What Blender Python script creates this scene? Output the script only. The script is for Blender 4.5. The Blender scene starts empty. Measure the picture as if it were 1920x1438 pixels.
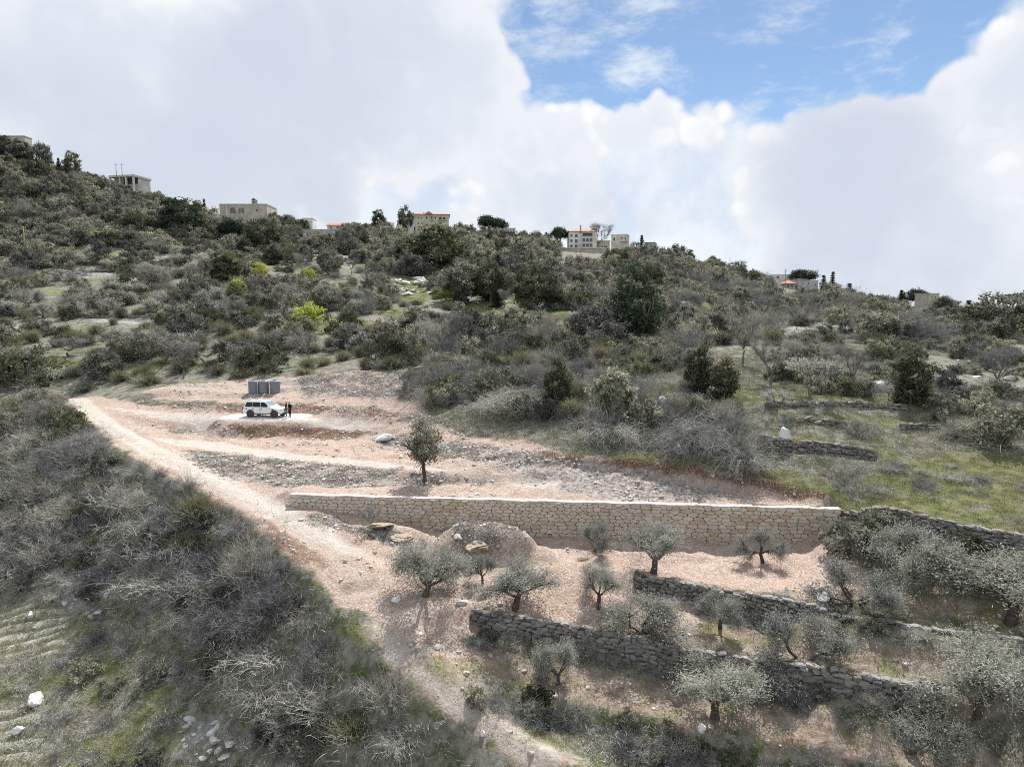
import bpy, bmesh, math, random
import numpy as np
from mathutils import Vector, Matrix, Euler, geometry as mgeo

scene = bpy.context.scene
R = math.radians
# ------------------------------------------------------------------ camera
CZ = 40.0                       # camera height; the lowest ground in view lies about 13 m up
F = 1281.0                      # focal length in photo pixels (1920 wide)
PITCH = math.atan(134.0 / F)
cam_d = bpy.data.cameras.new('camera')
cam_d.sensor_width = 36.0
cam_d.lens = 36.0 * F / 1920.0
cam_d.clip_start = 0.5
cam_d.clip_end = 9000
cam = bpy.data.objects.new('camera', cam_d)
scene.collection.objects.link(cam)
cam.location = (0, 0, CZ)
cam.rotation_euler = (math.pi / 2 - PITCH, 0, 0)
scene.camera = cam

# ------------------------------------------------------------------ light
SUN_TO = Vector((1.0, 3.3, 4.4)).normalized()
SUN_EL = math.asin(SUN_TO.z)
SUN_AZ = math.atan2(SUN_TO.x, SUN_TO.y)
sun_d = bpy.data.lights.new('sun', 'SUN')
sun_d.energy = 4.9
sun_d.angle = R(0.6)
sun_d.color = (1.0, 0.97, 0.93)
sun = bpy.data.objects.new('sun', sun_d)
scene.collection.objects.link(sun)
sun.location = (40, 120, 200)
sun.rotation_euler = (-SUN_TO).to_track_quat('-Z', 'Y').to_euler()

scene.cycles.filter_width = 1.0
scene.cycles.use_denoising = False
scene.cycles.max_bounces = 5
scene.cycles.diffuse_bounces = 2
scene.cycles.glossy_bounces = 2
scene.cycles.transmission_bounces = 3
scene.cycles.transparent_max_bounces = 4
scene.cycles.caustics_reflective = False
scene.cycles.caustics_refractive = False
vs = scene.view_settings
vs.view_transform = 'Standard'
vs.look = 'None'
vs.exposure = 0.60
vs.gamma = 1.0
vs.use_curve_mapping = False

def pix_dir(px, py):
    u = (px - 960.0) / F; v = (719.0 - py) / F
    c, s = math.cos(PITCH), math.sin(PITCH)
    return Vector((u, c + v * s, -s + v * c))

class NT:
    """small helper for node trees"""
    def __init__(self, tree):
        self.t = tree; self.n = tree.nodes; self.l = tree.links
    def new(self, typ, **kw):
        nd = self.n.new(typ)
        for k, v in kw.items():
            if k == 'ins':
                for i, val in v.items():
                    s = nd.inputs[i]
                    if isinstance(val, bpy.types.NodeSocket): self.l.new(val, s)
                    else: s.default_value = val
            else: setattr(nd, k, v)
        return nd
    def math(self, op, a, b=None, c=None, clamp=False):
        ins = {0: a}
        if b is not None: ins[1] = b
        if c is not None: ins[2] = c
        return self.new('ShaderNodeMath', operation=op, use_clamp=clamp, ins=ins).outputs[0]
    def vmath(self, op, a, b=None, out=0):
        ins = {0: a}
        if b is not None: ins[1] = b
        return self.new('ShaderNodeVectorMath', operation=op, ins=ins).outputs[out]
    def noise(self, vec, scale, detail=4, rough=0.55, dist=0.0, out='Fac'):
        return self.new('ShaderNodeTexNoise', ins={'Vector': vec, 'Scale': scale, 'Detail': detail, 'Roughness': rough, 'Distortion': dist}).outputs[out]
    def ramp(self, v, a, b, lo=0.0, hi=1.0, smooth=True):
        return self.new('ShaderNodeMapRange', interpolation_type='SMOOTHSTEP' if smooth else 'LINEAR', clamp=True,
                        ins={0: v, 1: a, 2: b, 3: lo, 4: hi}).outputs[0]
    def mix(self, f, a, b, mode='MIX'):
        nd = self.new('ShaderNodeMix', data_type='RGBA', blend_type=mode, clamp_factor=True)
        for i, val in ((0, f), (6, a), (7, b)):
            s = nd.inputs[i]
            if isinstance(val, bpy.types.NodeSocket): self.l.new(val, s)
            else: s.default_value = val if not isinstance(val, tuple) or len(val) == 4 else (*val, 1)
        return nd.outputs[2]

# ------------------------------------------------------------------ sky: blue Nishita sky with a broken deck of cumulus
world = bpy.data.worlds.new('World'); scene.world = world; world.use_nodes = True
W = NT(world.node_tree); W.n.clear()
sky = W.new('ShaderNodeTexSky', sky_type='NISHITA')
sky.sun_disc = False; sky.sun_elevation = SUN_EL; sky.sun_rotation = SUN_AZ
sky.altitude = 700; sky.air_density = 1.0; sky.dust_density = 0.3; sky.ozone_density = 2.0
co = W.new('ShaderNodeTexCoord').outputs['Generated']

def scalev(nt, v, f):
    nd = nt.n.new('ShaderNodeVectorMath'); nd.operation = 'SCALE'
    nt.l.new(v, nd.inputs[0]); nd.inputs['Scale'].default_value = f
    return nd.outputs[0]
wrp = W.vmath('SUBTRACT', W.noise(co, 4.0, 3, 0.55, out='Color'), (0.5, 0.5, 0.5))
cow = W.vmath('ADD', co, scalev(W, wrp, 0.045))
def blob(px, py, r, vec):
    """soft round mass seen in a direction of the sky; r in photo pixels, 1 in the middle, 0 at the rim"""
    g = pix_dir(px, py).normalized()
    rad = math.atan(r / F)
    d = W.vmath('DOT_PRODUCT', vec, tuple(g), out=1)
    return W.ramp(d, math.cos(rad), math.cos(rad * 0.25))
def total(lst):
    a = lst[0]
    for b in lst[1:]: a = W.math('ADD', a, b)
    return a
def billow(vec, scale, det=3.0):
    v = W.new('ShaderNodeTexVoronoi', feature='F1', ins={'Vector': vec, 'Scale': scale, 'Detail': det, 'Roughness': 0.5, 'Lacunarity': 2.3})
    return W.math('SUBTRACT', 0.62, v.outputs['Distance'])
fb = W.noise(cow, 7.0, 8, 0.62, 0.0)
bw = billow(cow, 9.0, 2.0)                                 # cauliflower lumps
bw2 = billow(W.vmath('ADD', cow, tuple(SUN_TO * 0.016)), 9.0, 1.0)
broad = W.noise(co, 1.6, 3, 0.5)
soft = W.noise(cow, 2.8, 4, 0.5)
# blue openings
gaps = total([blob(x, y, r, co) for x, y, r in ((1010, 50, 140), (1110, 85, 130), (1230, 40, 190), (1440, 80, 190), (1620, 80, 190), (1300, -60, 260), (1700, -40, 200), (1200, 120, 100))])
small = total([blob(x, y, r, co) for x, y, r in ((60, 175, 130), (545, 22, 60), (1925, 315, 70), (20, 60, 60))])
gapn = W.math('MULTIPLY_ADD', W.math('SUBTRACT', 0.5, fb), 2.2, W.math('ADD', gaps, W.math('MULTIPLY', small, 0.32)))
veil = W.math('SUBTRACT', 1.0, W.ramp(gapn, 0.16, 0.95))
wisp = W.ramp(W.noise(W.vmath('MULTIPLY', cow, (1.0, 1.0, 2.4)), 7.0, 7, 0.68), 0.45, 0.72, 0.0, 0.9)
veil = W.math('MAXIMUM', veil, wisp)
# nearer cumulus heaps
heaps = total([blob(x, y, r, co) for x, y, r in ((560, 250, 330), (300, 150, 260), (110, 330, 220), (60, 60, 160), (800, 140, 220), (900, 270, 230), (1010, 340, 150), (680, 80, 200), (1090, 390, 90),
              (1160, 205, 105), (1252, 425, 80), (1800, 350, 300), (1900, 120, 130), (1470, 270, 170), (1600, 430, 240), (1290, 190, 90))])
genr = W.ramp(broad, 0.50, 0.66)
hn = W.math('MULTIPLY_ADD', W.math('SUBTRACT', fb, 0.5), 1.2, W.math('ADD', heaps, W.math('MULTIPLY', genr, 0.35)))
hn = W.math('MULTIPLY_ADD', bw, 1.5, hn)
hn = W.math('SUBTRACT', hn, W.math('MULTIPLY', gaps, 0.55))
heap = W.ramp(hn, 0.16, 0.66)
deep = W.ramp(hn, 0.6, 2.1)                           # thick middles turn grey
lit = W.ramp(W.math('SUBTRACT', bw, bw2), -0.09, 0.10)
hcol = W.mix(deep, (11.6, 11.7, 11.8), (8.9, 9.5, 10.5))
hcol = W.mix(W.math('MULTIPLY', W.math('SUBTRACT', 1.0, lit), 0.42), hcol, (8.0, 8.7, 9.9))
hcol = W.mix(W.math('MULTIPLY', W.ramp(soft, 0.42, 0.62), 0.75), hcol, (7.2, 7.9, 9.3))
vcol = W.mix(W.ramp(fb, 0.35, 0.65), (8.0, 9.0, 10.5), (10.5, 11.0, 11.5))
blue = W.mix(1.0, sky.outputs[0], (1.3, 1.35, 1.35), 'MULTIPLY')
c1 = W.mix(W.math('MULTIPLY', veil, 0.95), blue, vcol)
c2 = W.mix(heap, c1, hcol)
bg = W.new('ShaderNodeBackground', ins={0: c2, 1: 0.0570})
W.new('ShaderNodeOutputWorld', ins={0: bg.outputs[0]})

# ------------------------------------------------------------------ noise in numpy
_rs = np.random.RandomState(7)
_perm = _rs.permutation(4096).astype(np.int64)
_val = _rs.rand(4096)
def vnoise(x, y, seed=0):
    x = np.asarray(x, float); y = np.asarray(y, float)
    xi = np.floor(x).astype(np.int64); yi = np.floor(y).astype(np.int64)
    fx = x - xi; fy = y - yi
    fx = fx * fx * (3 - 2 * fx); fy = fy * fy * (3 - 2 * fy)
    def h(a, b): return _val[_perm[(_perm[(a + seed * 131) & 4095] + b) & 4095]]
    return (h(xi, yi) * (1 - fx) + h(xi + 1, yi) * fx) * (1 - fy) + (h(xi, yi + 1) * (1 - fx) + h(xi + 1, yi + 1) * fx) * fy
def fbm(x, y, oct=4, seed=0, gain=0.5):
    s = 0; a = 1.0; t = 0
    for o in range(oct):
        s = s + a * vnoise(x * 2 ** o + 17.3 * o, y * 2 ** o - 9.1 * o, seed + o); t += a; a *= gain
    return s / t
def sstep(v, a, b):
    t = np.clip((v - a) / (b - a), 0, 1); return t * t * (3 - 2 * t)

# ------------------------------------------------------------------ terrain: survey points -> triangulated surface -> fine sheet
def at_z(px, py, z):             # z relative to the camera
    d = pix_dir(px, py); t = z / d.z
    return (d.x * t, d.y * t, z)
def at_d(px, py, dep):
    d = pix_dir(px, py); t = dep / d.y
    return (d.x * t, dep, d.z * t)
survey = []
def line(pts, step=1.2, mode='z'):
    w = [at_z(*p) if mode == 'z' else at_d(*p) for p in pts]
    for a, b in zip(w[:-1], w[1:]):
        n = max(1, int(math.dist(a[:2], b[:2]) / step))
        for i in range(n):
            survey.append(tuple(a[k] + (b[k] - a[k]) * i / n for k in range(3)))
    survey.append(w[-1])
# upper flat with the car (front edge, back edge), bank and shelf behind it
line([(140, 748, -12.25), (250, 783, -12.3), (440, 793, -12.45), (640, 797, -12.4), (790, 815, -12.45), (850, 822, -12.4)])
line([(300, 765, -12.1), (440, 776, -12.15), (560, 778, -12.1), (700, 785, -12.0), (800, 795, -12.0)])
line([(250, 754, -11.75), (330, 756, -11.2), (440, 759, -10.95), (560, 760, -10.85), (700, 767, -10.8), (820, 780, -10.95)])
line([(300, 733, -10.6), (430, 738, -10.7), (520, 740, -10.7), (640, 742, -10.4), (760, 748, -10.2)])
line([(220, 728, -10.9), (330, 722, -10.1), (440, 712, -9.7), (580, 702, -9.0), (740, 692, -8.1)])
# bank under the car flat, second flat
line([(255, 795, -12.75), (330, 806, -13.25), (450, 813, -13.5), (600, 819, -13.45), (720, 829, -13.15), (850, 842, -12.95)])
line([(300, 826, -13.55), (450, 852, -13.7), (600, 868, -13.55), (740, 878, -13.3), (900, 886, -13.1), (1000, 886, -13.0)])
# ragged bank to the third flat
line([(400, 880, -14.0), (520, 902, -14.1), (640, 905, -14.0), (800, 902, -13.85), (950, 905, -13.7), (1080, 905, -13.5)])
line([(545, 921, -13.95), (700, 926, -14.0), (900, 934, -14.1), (1100, 937, -14.15), (1300, 941, -14.2), (1540, 947, -14.2)])
# cut bank and the drystone wall carrying the meadow
line([(1000, 845, -12.05), (1050, 852, -12.0), (1150, 865, -12.3), (1300, 875, -12.4), (1400, 895, -12.9), (1500, 920, -13.4), (1555, 931, -13.55), (1650, 953, -13.65), (1740, 975, -13.7), (1830, 996, -13.8), (1920, 1012, -13.9), (2100, 1050, -14.1)], 0.8)
line([(1000, 868, -12.8), (1050, 872, -12.8), (1150, 888, -13.25), (1300, 909, -13.8), (1400, 928, -14.05), (1500, 943, -14.25)], 0.8)
line([(1600, 985, -15.0), (1660, 1000, -15.1), (1740, 1018, -15.15), (1830, 1036, -15.1), (1920, 1052, -15.05), (2100, 1090, -15.2)], 0.8)
# foot of the new masonry wall
line([(548, 957, -14.75), (620, 962, -15.05), (700, 975, -15.6), (780, 990, -16.15), (900, 1000, -16.45), (1020, 1010, -16.7), (1200, 1015, -16.85), (1400, 1018, -16.85), (1500, 1018, -16.7), (1545, 992, -15.8), (1580, 965, -14.95)], 0.8)
# road
line([(140, 745, -12.2), (200, 790, -12.65), (250, 815, -13.05), (300, 850, -13.5), (400, 900, -14.1), (500, 955, -14.9), (600, 1010, -15.75), (690, 1060, -16.4), (740, 1140, -17.35), (800, 1230, -18.5), (900, 1330, -20.1), (1000, 1400, -21.1), (1100, 1450, -21.9), (1200, 1550, -23)])
line([(110, 752, -12.3), (150, 790, -12.75), (215, 842, -13.45), (280, 880, -13.95), (400, 932, -14.6), (480, 978, -15.25), (540, 1042, -16.2), (600, 1095, -16.95), (680, 1205, -18.25), (760, 1295, -19.6), (870, 1375, -20.8), (950, 1445, -21.7)])
line([(330, 850, -13.45), (430, 895, -14.1), (540, 950, -14.8), (640, 1005, -15.7), (720, 1050, -16.4), (760, 1090, -16.9)])
# olive terraces
line([(760, 1050, -16.55), (900, 1055, -16.95), (1100, 1060, -17.0), (1300, 1062, -17.05), (1500, 1062, -17.0), (1650, 1080, -16.9), (1800, 1100, -16.8), (1950, 1120, -16.7)])
line([(1180, 1078, -17.1), (1300, 1098, -17.15), (1400, 1115, -17.2), (1500, 1133, -17.2), (1600, 1148, -17.2), (1760, 1172, -17.2), (1920, 1192, -17.2), (2100, 1220, -17.3)], 0.8)
line([(1180, 1115, -17.9), (1300, 1143, -18.45), (1400, 1163, -18.65), (1500, 1182, -18.75), (1600, 1196, -18.75), (1760, 1222, -18.8), (1920, 1245, -18.85), (2100, 1270, -18.9)], 0.8)
line([(760, 1125, -17.15), (900, 1150, -17.8), (1060, 1182, -18.8), (1200, 1205, -19.15), (1300, 1226, -19.2), (1400, 1243, -19.25), (1500, 1262, -19.3), (1620, 1285, -19.4), (1760, 1315, -19.5), (1950, 1360, -19.6), (2150, 1400, -19.7)], 0.8)
line([(790, 1175, -18.0), (900, 1205, -19.05), (1060, 1237, -20.15), (1200, 1258, -20.55), (1300, 1278, -20.65), (1400, 1295, -20.7), (1500, 1313, -20.75), (1620, 1335, -20.8), (1760, 1368, -20.9), (1950, 1415, -21.0), (2150, 1460, -21.1)], 0.8)
line([(860, 1275, -19.3), (1000, 1305, -20.75), (1200, 1347, -21.1), (1350, 1380, -21.25), (1500, 1404, -21.35), (1620, 1426, -21.4), (1800, 1470, -21.6), (2000, 1540, -21.8)], 0.8)
line([(900, 1310, -20.0), (1000, 1345, -21.5), (1200, 1395, -22.3), (1350, 1428, -22.5), (1500, 1455, -22.6), (1620, 1480, -22.7), (1800, 1525, -22.9), (2000, 1600, -23.1)], 0.8)
# brush slope left of the road
for p in [(0, 765, -12.9), (-200, 780, -13.5), (0, 810, -14.3), (0, 900, -18), (0, 1000, -21), (0, 1100, -23.2), (0, 1200, -24.6), (0, 1300, -25.5), (0, 1440, -26.4), (100, 850, -14.8), (200, 900, -15.9), (200, 1000, -19.3),
          (200, 1100, -21.9), (200, 1250, -23.9), (200, 1440, -25.8), (330, 960, -16.2), (400, 1030, -17.9), (400, 1120, -20.2), (400, 1250, -22.6), (400, 1440, -24.9), (550, 1150, -18.9), (600, 1250, -20.6), (600, 1440, -23.5), (700, 1330, -21.0),
          (800, 1440, -22.4), (-300, 900, -19), (-300, 1100, -25), (-300, 1440, -28), (300, 1600, -27), (900, 1600, -24), (1600, 1600, -24.5), (2100, 1700, -25), (0, 1700, -29)]:
    survey.append(at_z(*p))
# meadow and small terraces right of the wall
for p in [(1100, 845, -11.5), (1200, 850, -11.7), (1400, 868, -12.1), (1550, 890, -12.6), (1750, 930, -12.9), (1920, 975, -13.3), (2100, 1000, -13.4), (1700, 870, -11.9), (1800, 890, -12.1), (1920, 905, -12.2)]:
    survey.append(at_z(*p))
line([(1380, 848, -11.5), (1450, 858, -11.75), (1500, 866, -11.9), (1580, 869, -11.95), (1640, 870, -11.9)], 0.8)
line([(1380, 812, -10.15), (1450, 822, -10.45), (1500, 831, -10.65), (1580, 840, -10.95), (1640, 847, -11.1)], 0.8)
for p in [(1600, 806, -10.25), (1480, 802, -10.0), (1700, 820, -10.6), (1800, 832, -10.8), (1920, 850, -11.0), (2100, 860, -11), (1500, 788, -9.4), (1600, 788, -9.5), (1700, 798, -9.9), (1450, 770, -8.7), (1600, 768, -8.95), (1700, 770, -9.1),
          (1450, 752, -8.2), (1600, 748, -8.25), (1700, 752, -8.4), (1800, 770, -9.2), (1920, 780, -9.3), (1200, 800, -10.4), (1100, 782, -10.1), (1000, 762, -9.7), (900, 742, -9.4), (1200, 742, -8.6), (1300, 762, -9.0), (1300, 722, -7.8), (960, 702, -7.8), (1000, 810, -11.2), (900, 800, -11.6)]:
    survey.append(at_z(*p))
for p in [(1600, 700, 80), (1750, 705, 78), (1920, 715, 76), (1600, 645, 98), (1750, 655, 96), (1920, 660, 92), (1450, 690, 84), (1450, 640, 102), (1450, 605, 122), (1560, 605, 124), (1700, 622, 122), (1850, 640, 116), (1990, 650, 112), (2200, 660, 110), (1380, 600, 130),
          (1500, 622, 150), (1700, 640, 150), (1900, 655, 145),
          (1200, 680, 90), (800, 690, 93), (960, 650, 105), (1250, 645, 104), (1000, 605, 130), (800, 605, 132), (1200, 605, 128), (600, 610, 132), (400, 610, 134), (200, 610, 132), (0, 610, 132),
          (700, 660, 110), (600, 665, 112), (400, 665, 112), (200, 665, 112), (0, 665, 112), (0, 715, 101), (200, 715, 102), (300, 712, 101), (0, 742, 98), (-300, 660, 112), (-300, 740, 98), (-300, 600, 134),
          (0, 545, 168), (200, 545, 168), (400, 550, 168), (600, 550, 168), (800, 560, 165), (1000, 560, 168), (1200, 565, 165), (1350, 580, 165), (0, 500, 205), (200, 500, 205), (400, 498, 205), (600, 498, 205), (800, 510, 205), (1000, 520, 205), (1200, 535, 205),
          (1400, 565, 215), (1600, 600, 215), (1800, 625, 210), (2000, 640, 200), (0, 430, 250), (200, 440, 252), (400, 460, 252), (600, 475, 250), (800, 475, 255), (1000, 485, 260), (1200, 500, 265), (1400, 545, 270), (1600, 580, 270), (1800, 612, 250), (2000, 625, 240),
          (0, 350, 292), (200, 385, 295), (400, 420, 300), (-300, 330, 290), (-300, 450, 250), (-300, 530, 200), (600, 450, 300), (900, 462, 305), (1150, 478, 310), (1300, 510, 312), (1500, 562, 315), (1700, 592, 290)]:
    survey.append(at_d(*p))
crest = [(-900, 150, 330), (-400, 210, 330), (-150, 250, 330), (0, 277, 330), (100, 305, 325), (200, 345, 330), (300, 382, 335), (400, 412, 335), (500, 412, 335), (600, 433, 340), (700, 432, 345), (850, 432, 345), (950, 448, 345), (1050, 466, 340), (1200, 477, 345), (1300, 490, 355), (1400, 515, 365), (1500, 541, 368), (1600, 562, 350), (1700, 583, 320), (1800, 594, 290), (1920, 602, 270), (2300, 625, 260), (2900, 660, 250)]
line(crest, 12, 'd')
for p in crest:
    a = at_d(*p)
    survey.append((a[0] * 1.12, a[1] * 1.12, a[2] - 4)); survey.append((a[0] * 1.4, a[1] * 1.4, a[2] * .6 - 30))
for x, y, z in [(-3500, 700, -120), (-1500, 1500, -160), (0, 1500, -170), (1500, 1500, -170), (3500, 700, -150), (-3500, 4000, -190), (0, 4000, -200), (3500, 4000, -190),
                (-120, 15, -33), (0, 5, -33), (110, 10, -30), (-400, 60, -30), (400, 60, -22), (-3500, -800, -120), (3500, -800, -110), (0, -800, -140), (-250, -60, -60), (250, -60, -50), (-900, 200, 10), (900, 200, -30)]:
    survey.append((x, y, z))
# drop near-duplicates
sv = {}
for p in survey: sv.setdefault((round(p[0] * 4), round(p[1] * 4)), p)
SV = np.array(list(sv.values()))
_v, _e, tris, *_ = mgeo.delaunay_2d_cdt([Vector((p[0], p[1])) for p in SV], [], [], 0, 1e-5)
_vz = {}
tree_xy = np.array([[v.x, v.y] for v in _v])
TZ = np.array([SV[np.argmin((SV[:, 0] - x) ** 2 + (SV[:, 1] - y) ** 2), 2] for x, y in tree_xy])

def axis(lo, hi, fine, ends_lo, ends_hi, grow):
    a = list(np.arange(lo, hi + 1e-6, fine)); s = fine; b = a[-1]
    while b < ends_hi: s *= grow; b += s; a.append(b)
    s = fine; b = a[0]; pre = []
    while b > ends_lo: s *= grow; b -= s; pre.append(b)
    return np.array(pre[::-1] + a)
GX = axis(-48, 48, 0.30, -3000, 3000, 1.022)
GY = axis(28, 106, 0.27, -700, 3500, 1.014)
NX, NY = len(GX), len(GY)
H = np.full((NY, NX), -150.0)
for t in tris:
    a, b, c = (tree_xy[i] for i in t)
    x0, x1 = np.searchsorted(GX, [min(a[0], b[0], c[0]), max(a[0], b[0], c[0])]); y0, y1 = np.searchsorted(GY, [min(a[1], b[1], c[1]), max(a[1], b[1], c[1])])
    x1 = min(x1 + 1, NX); y1 = min(y1 + 1, NY)
    if x1 <= x0 or y1 <= y0: continue
    X, Y = np.meshgrid(GX[x0:x1], GY[y0:y1])
    den = (b[1] - c[1]) * (a[0] - c[0]) + (c[0] - b[0]) * (a[1] - c[1])
    if abs(den) < 1e-9: continue
    l1 = ((b[1] - c[1]) * (X - c[0]) + (c[0] - b[0]) * (Y - c[1])) / den
    l2 = ((c[1] - a[1]) * (X - c[0]) + (a[0] - c[0]) * (Y - c[1])) / den
    l3 = 1 - l1 - l2
    m = (l1 > -1e-6) & (l2 > -1e-6) & (l3 > -1e-6)
    H[y0:y1, x0:x1][m] = (l1 * TZ[t[0]] + l2 * TZ[t[1]] + l3 * TZ[t[2]])[m]
XX, YY = np.meshgrid(GX, GY)
def blur(A, n):
    A = A.copy()
    for _ in range(n):
        A[:, 1:-1] = 0.25 * A[:, :-2] + 0.5 * A[:, 1:-1] + 0.25 * A[:, 2:]
        A[1:-1, :] = 0.25 * A[:-2, :] + 0.5 * A[1:-1, :] + 0.25 * A[2:, :]
    return A
near = (1 - sstep(YY, 84, 104)) * (1 - sstep(np.abs(XX), 40, 60))
H1 = blur(H, 1); H2 = blur(H, 40)
H = near * H1 + (1 - near) * H2
# hillside: old terraces (only where the hill climbs), lumps everywhere
far = sstep(YY, 100, 125) * (1 - sstep(YY, 240, 330)) * sstep(1 - np.abs(XX / np.maximum(YY, 1)), -0.2, 0.1)
hz = H + 1.6 * (fbm(XX / 40, YY / 40, 3, 3) - .5)
st = 2.6
ph = hz / st; fl = np.floor(ph); fr = ph - fl
terr = (fl + sstep(fr, 0.72, 0.98)) * st
tm = far * sstep(fbm(XX / 55, YY / 55, 3, 11), 0.40, 0.55)
H = H + tm * 0.75 * (terr - hz)
H = H + (1 - near) * ((fbm(XX / 9, YY / 9, 4, 21) - .5) * 1.6 * sstep(YY, 90, 130))
H = H + near * ((fbm(XX / 1.3, YY / 1.3, 4, 31, .6) - .5) * 0.16 + (fbm(XX / 5, YY / 5, 3, 37) - .5) * 0.18)
H = H + CZ
def hgt(x, y):
    x = np.atleast_1d(np.asarray(x, float)); y = np.atleast_1d(np.asarray(y, float))
    i = np.clip(np.searchsorted(GX, x) - 1, 0, NX - 2); j = np.clip(np.searchsorted(GY, y) - 1, 0, NY - 2)
    fx = np.clip((x - GX[i]) / (GX[i + 1] - GX[i]), 0, 1); fy = np.clip((y - GY[j]) / (GY[j + 1] - GY[j]), 0, 1)
    return (H[j, i] * (1 - fx) + H[j, i + 1] * fx) * (1 - fy) + (H[j + 1, i] * (1 - fx) + H[j + 1, i + 1] * fx) * fy
def hz1(x, y): return float(hgt(x, y)[0])
_T = np.concatenate([np.arange(20, 130, 0.1), np.arange(130, 700, 0.5)])
def hit(px, py):
    """where the line of sight through a photo pixel meets the ground"""
    d = pix_dir(px, py); t = _T / d.y
    gap = CZ + d.z * t - hgt(d.x * t, _T); below = gap < 0
    k = int(np.argmax(below)) if below.any() else -1
    if k < 0 or _T[k] > 400: k = int(np.argmin(np.where(_T < 385, gap / _T, 1e9)))      # just over the crest: where the line passes closest to the ridge
    return Vector((d.x * t[k], _T[k], hz1(d.x * t[k], _T[k])))
def proj(x, y, z):
    c, s = math.cos(PITCH), math.sin(PITCH)
    z = z - CZ; f = y * c - z * s; u = y * s + z * c
    return 960 + F * x / f, 719 - F * u / f
def inside(poly, x, y):
    x = np.asarray(x); y = np.asarray(y); r = np.zeros(x.shape, bool); n = len(poly)
    for i in range(n):
        x0, y0 = poly[i][:2]; x1, y1 = poly[(i + 1) % n][:2]
        if y0 == y1: continue
        c = ((y0 > y) != (y1 > y)) & (x < (x1 - x0) * (y - y0) / (y1 - y0) + x0)
        r ^= c
    return r
def segdist(pts, x, y, closed=False):
    best = np.full(np.shape(x), 1e9); n = len(pts)
    for i in range(n if closed else n - 1):
        ax, ay = pts[i][:2]; bx, by = pts[(i + 1) % n][:2]
        dx, dy = bx - ax, by - ay; L = dx * dx + dy * dy + 1e-9
        t = np.clip(((x - ax) * dx + (y - ay) * dy) / L, 0, 1)
        best = np.minimum(best, np.hypot(x - ax - t * dx, y - ay - t * dy))
    return best
def zone(pix, soft=0.5, wob=0.8, seed=0):
    """ground mask of an area outlined on the photo, laid on the ground"""
    poly = [hit(*p) for p in pix]
    xs = [p.x for p in poly]; ys = [p.y for p in poly]; m = 4
    i0, i1 = np.searchsorted(GX, [min(xs) - m, max(xs) + m]); j0, j1 = np.searchsorted(GY, [min(ys) - m, max(ys) + m])
    out = np.zeros((NY, NX)); X = XX[j0:j1, i0:i1]; Y = YY[j0:j1, i0:i1]
    sd = segdist(poly, X, Y, True); sd = np.where(inside(poly, X, Y), sd, -sd)
    sd = sd + (fbm(X / 1.6, Y / 1.6, 4, 50 + seed) - .5) * 2 * wob
    out[j0:j1, i0:i1] = sstep(sd, -soft, soft)
    return out

# ------------------------------------------------------------------ retaining walls: step the ground behind each wall line
def wline(pix): return [Vector((p[0], p[1], p[2] + CZ)) for p in (at_z(*q) for q in pix)]
class WallLine:
    def __init__(s, pts, thick=0.5, top=None, step=0.25, off=0.9):
        s.P = [Vector(p) for p in pts]; d = [0]
        for a, b in zip(s.P[:-1], s.P[1:]): d.append(d[-1] + (b.xy - a.xy).length)
        s.L = d[-1]; s.d = np.array(d); s.thick = thick
        n = max(3, int(s.L / step)); s.s = np.linspace(0, s.L, n + 1)
        s.x = np.interp(s.s, s.d, [p.x for p in s.P]); s.y = np.interp(s.s, s.d, [p.y for p in s.P])
        tx = np.gradient(s.x); ty = np.gradient(s.y); l = np.hypot(tx, ty); s.ex, s.ey = tx / l, ty / l
        s.nx, s.ny = s.ey, -s.ex                                   # towards the low side
        sm = lambda a: np.convolve(np.pad(a, 4, mode='edge'), np.ones(9) / 9, 'valid')
        s.base = sm(np.minimum(hgt(s.x + s.nx * off, s.y + s.ny * off), hgt(s.x + s.nx * .5, s.y + s.ny * .5)))
        s.top = sm(hgt(s.x - s.nx * off, s.y - s.ny * off)) if top is None else np.interp(s.s, s.d, [p.z for p in s.P])
        s.top = np.maximum(s.top, s.base + 0.15)
    def cut(s, front=1.6, back=1.4):
        """make the ground level in front of the wall and fill it behind"""
        global H
        m = front + back + 1
        i0, i1 = np.searchsorted(GX, [s.x.min() - m, s.x.max() + m]); j0, j1 = np.searchsorted(GY, [s.y.min() - m, s.y.max() + m])
        X = XX[j0:j1, i0:i1]; Y = YY[j0:j1, i0:i1]; h = H[j0:j1, i0:i1]
        best = np.full(X.shape, 1e9); q = np.zeros(X.shape); b = np.zeros(X.shape); t = np.zeros(X.shape); al = np.zeros(X.shape)
        for k in range(len(s.x)):
            dx = X - s.x[k]; dy = Y - s.y[k]; D = dx * dx + dy * dy; w = D < best
            best = np.where(w, D, best); q = np.where(w, -(dx * s.nx[k] + dy * s.ny[k]), q); b = np.where(w, s.base[k], b); t = np.where(w, s.top[k], t); al = np.where(w, dx * s.ex[k] + dy * s.ey[k], al)
        inr = (best < m * m) & (np.abs(al) < 0.3)
        fr_ = inr & (q <= 0.22) & (q > -front); w = sstep(q, -front, -front * .35)
        h2 = np.where(fr_, h * (1 - w) + np.minimum(h, b) * w, h)
        bk = inr & (q > 0.22) & (q < back); w = 1 - sstep(q, back * .4, back)
        h2 = np.where(bk, h2 * (1 - w) + np.where(q > .42, np.maximum(h2, t - .04) * .3 + (t - .04) * .7, t - .5) * w, h2)
        H[j0:j1, i0:i1] = h2
WP0 = at_z(543, 928, -13.9); WP1 = at_z(1577, 955, -14.2)
MAS = WallLine([(WP0[0], WP0[1], WP0[2] + CZ), (WP1[0], WP1[1], WP1[2] + CZ)], .55, top=True)
MAS.cut(2.2, 1.8)
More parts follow.
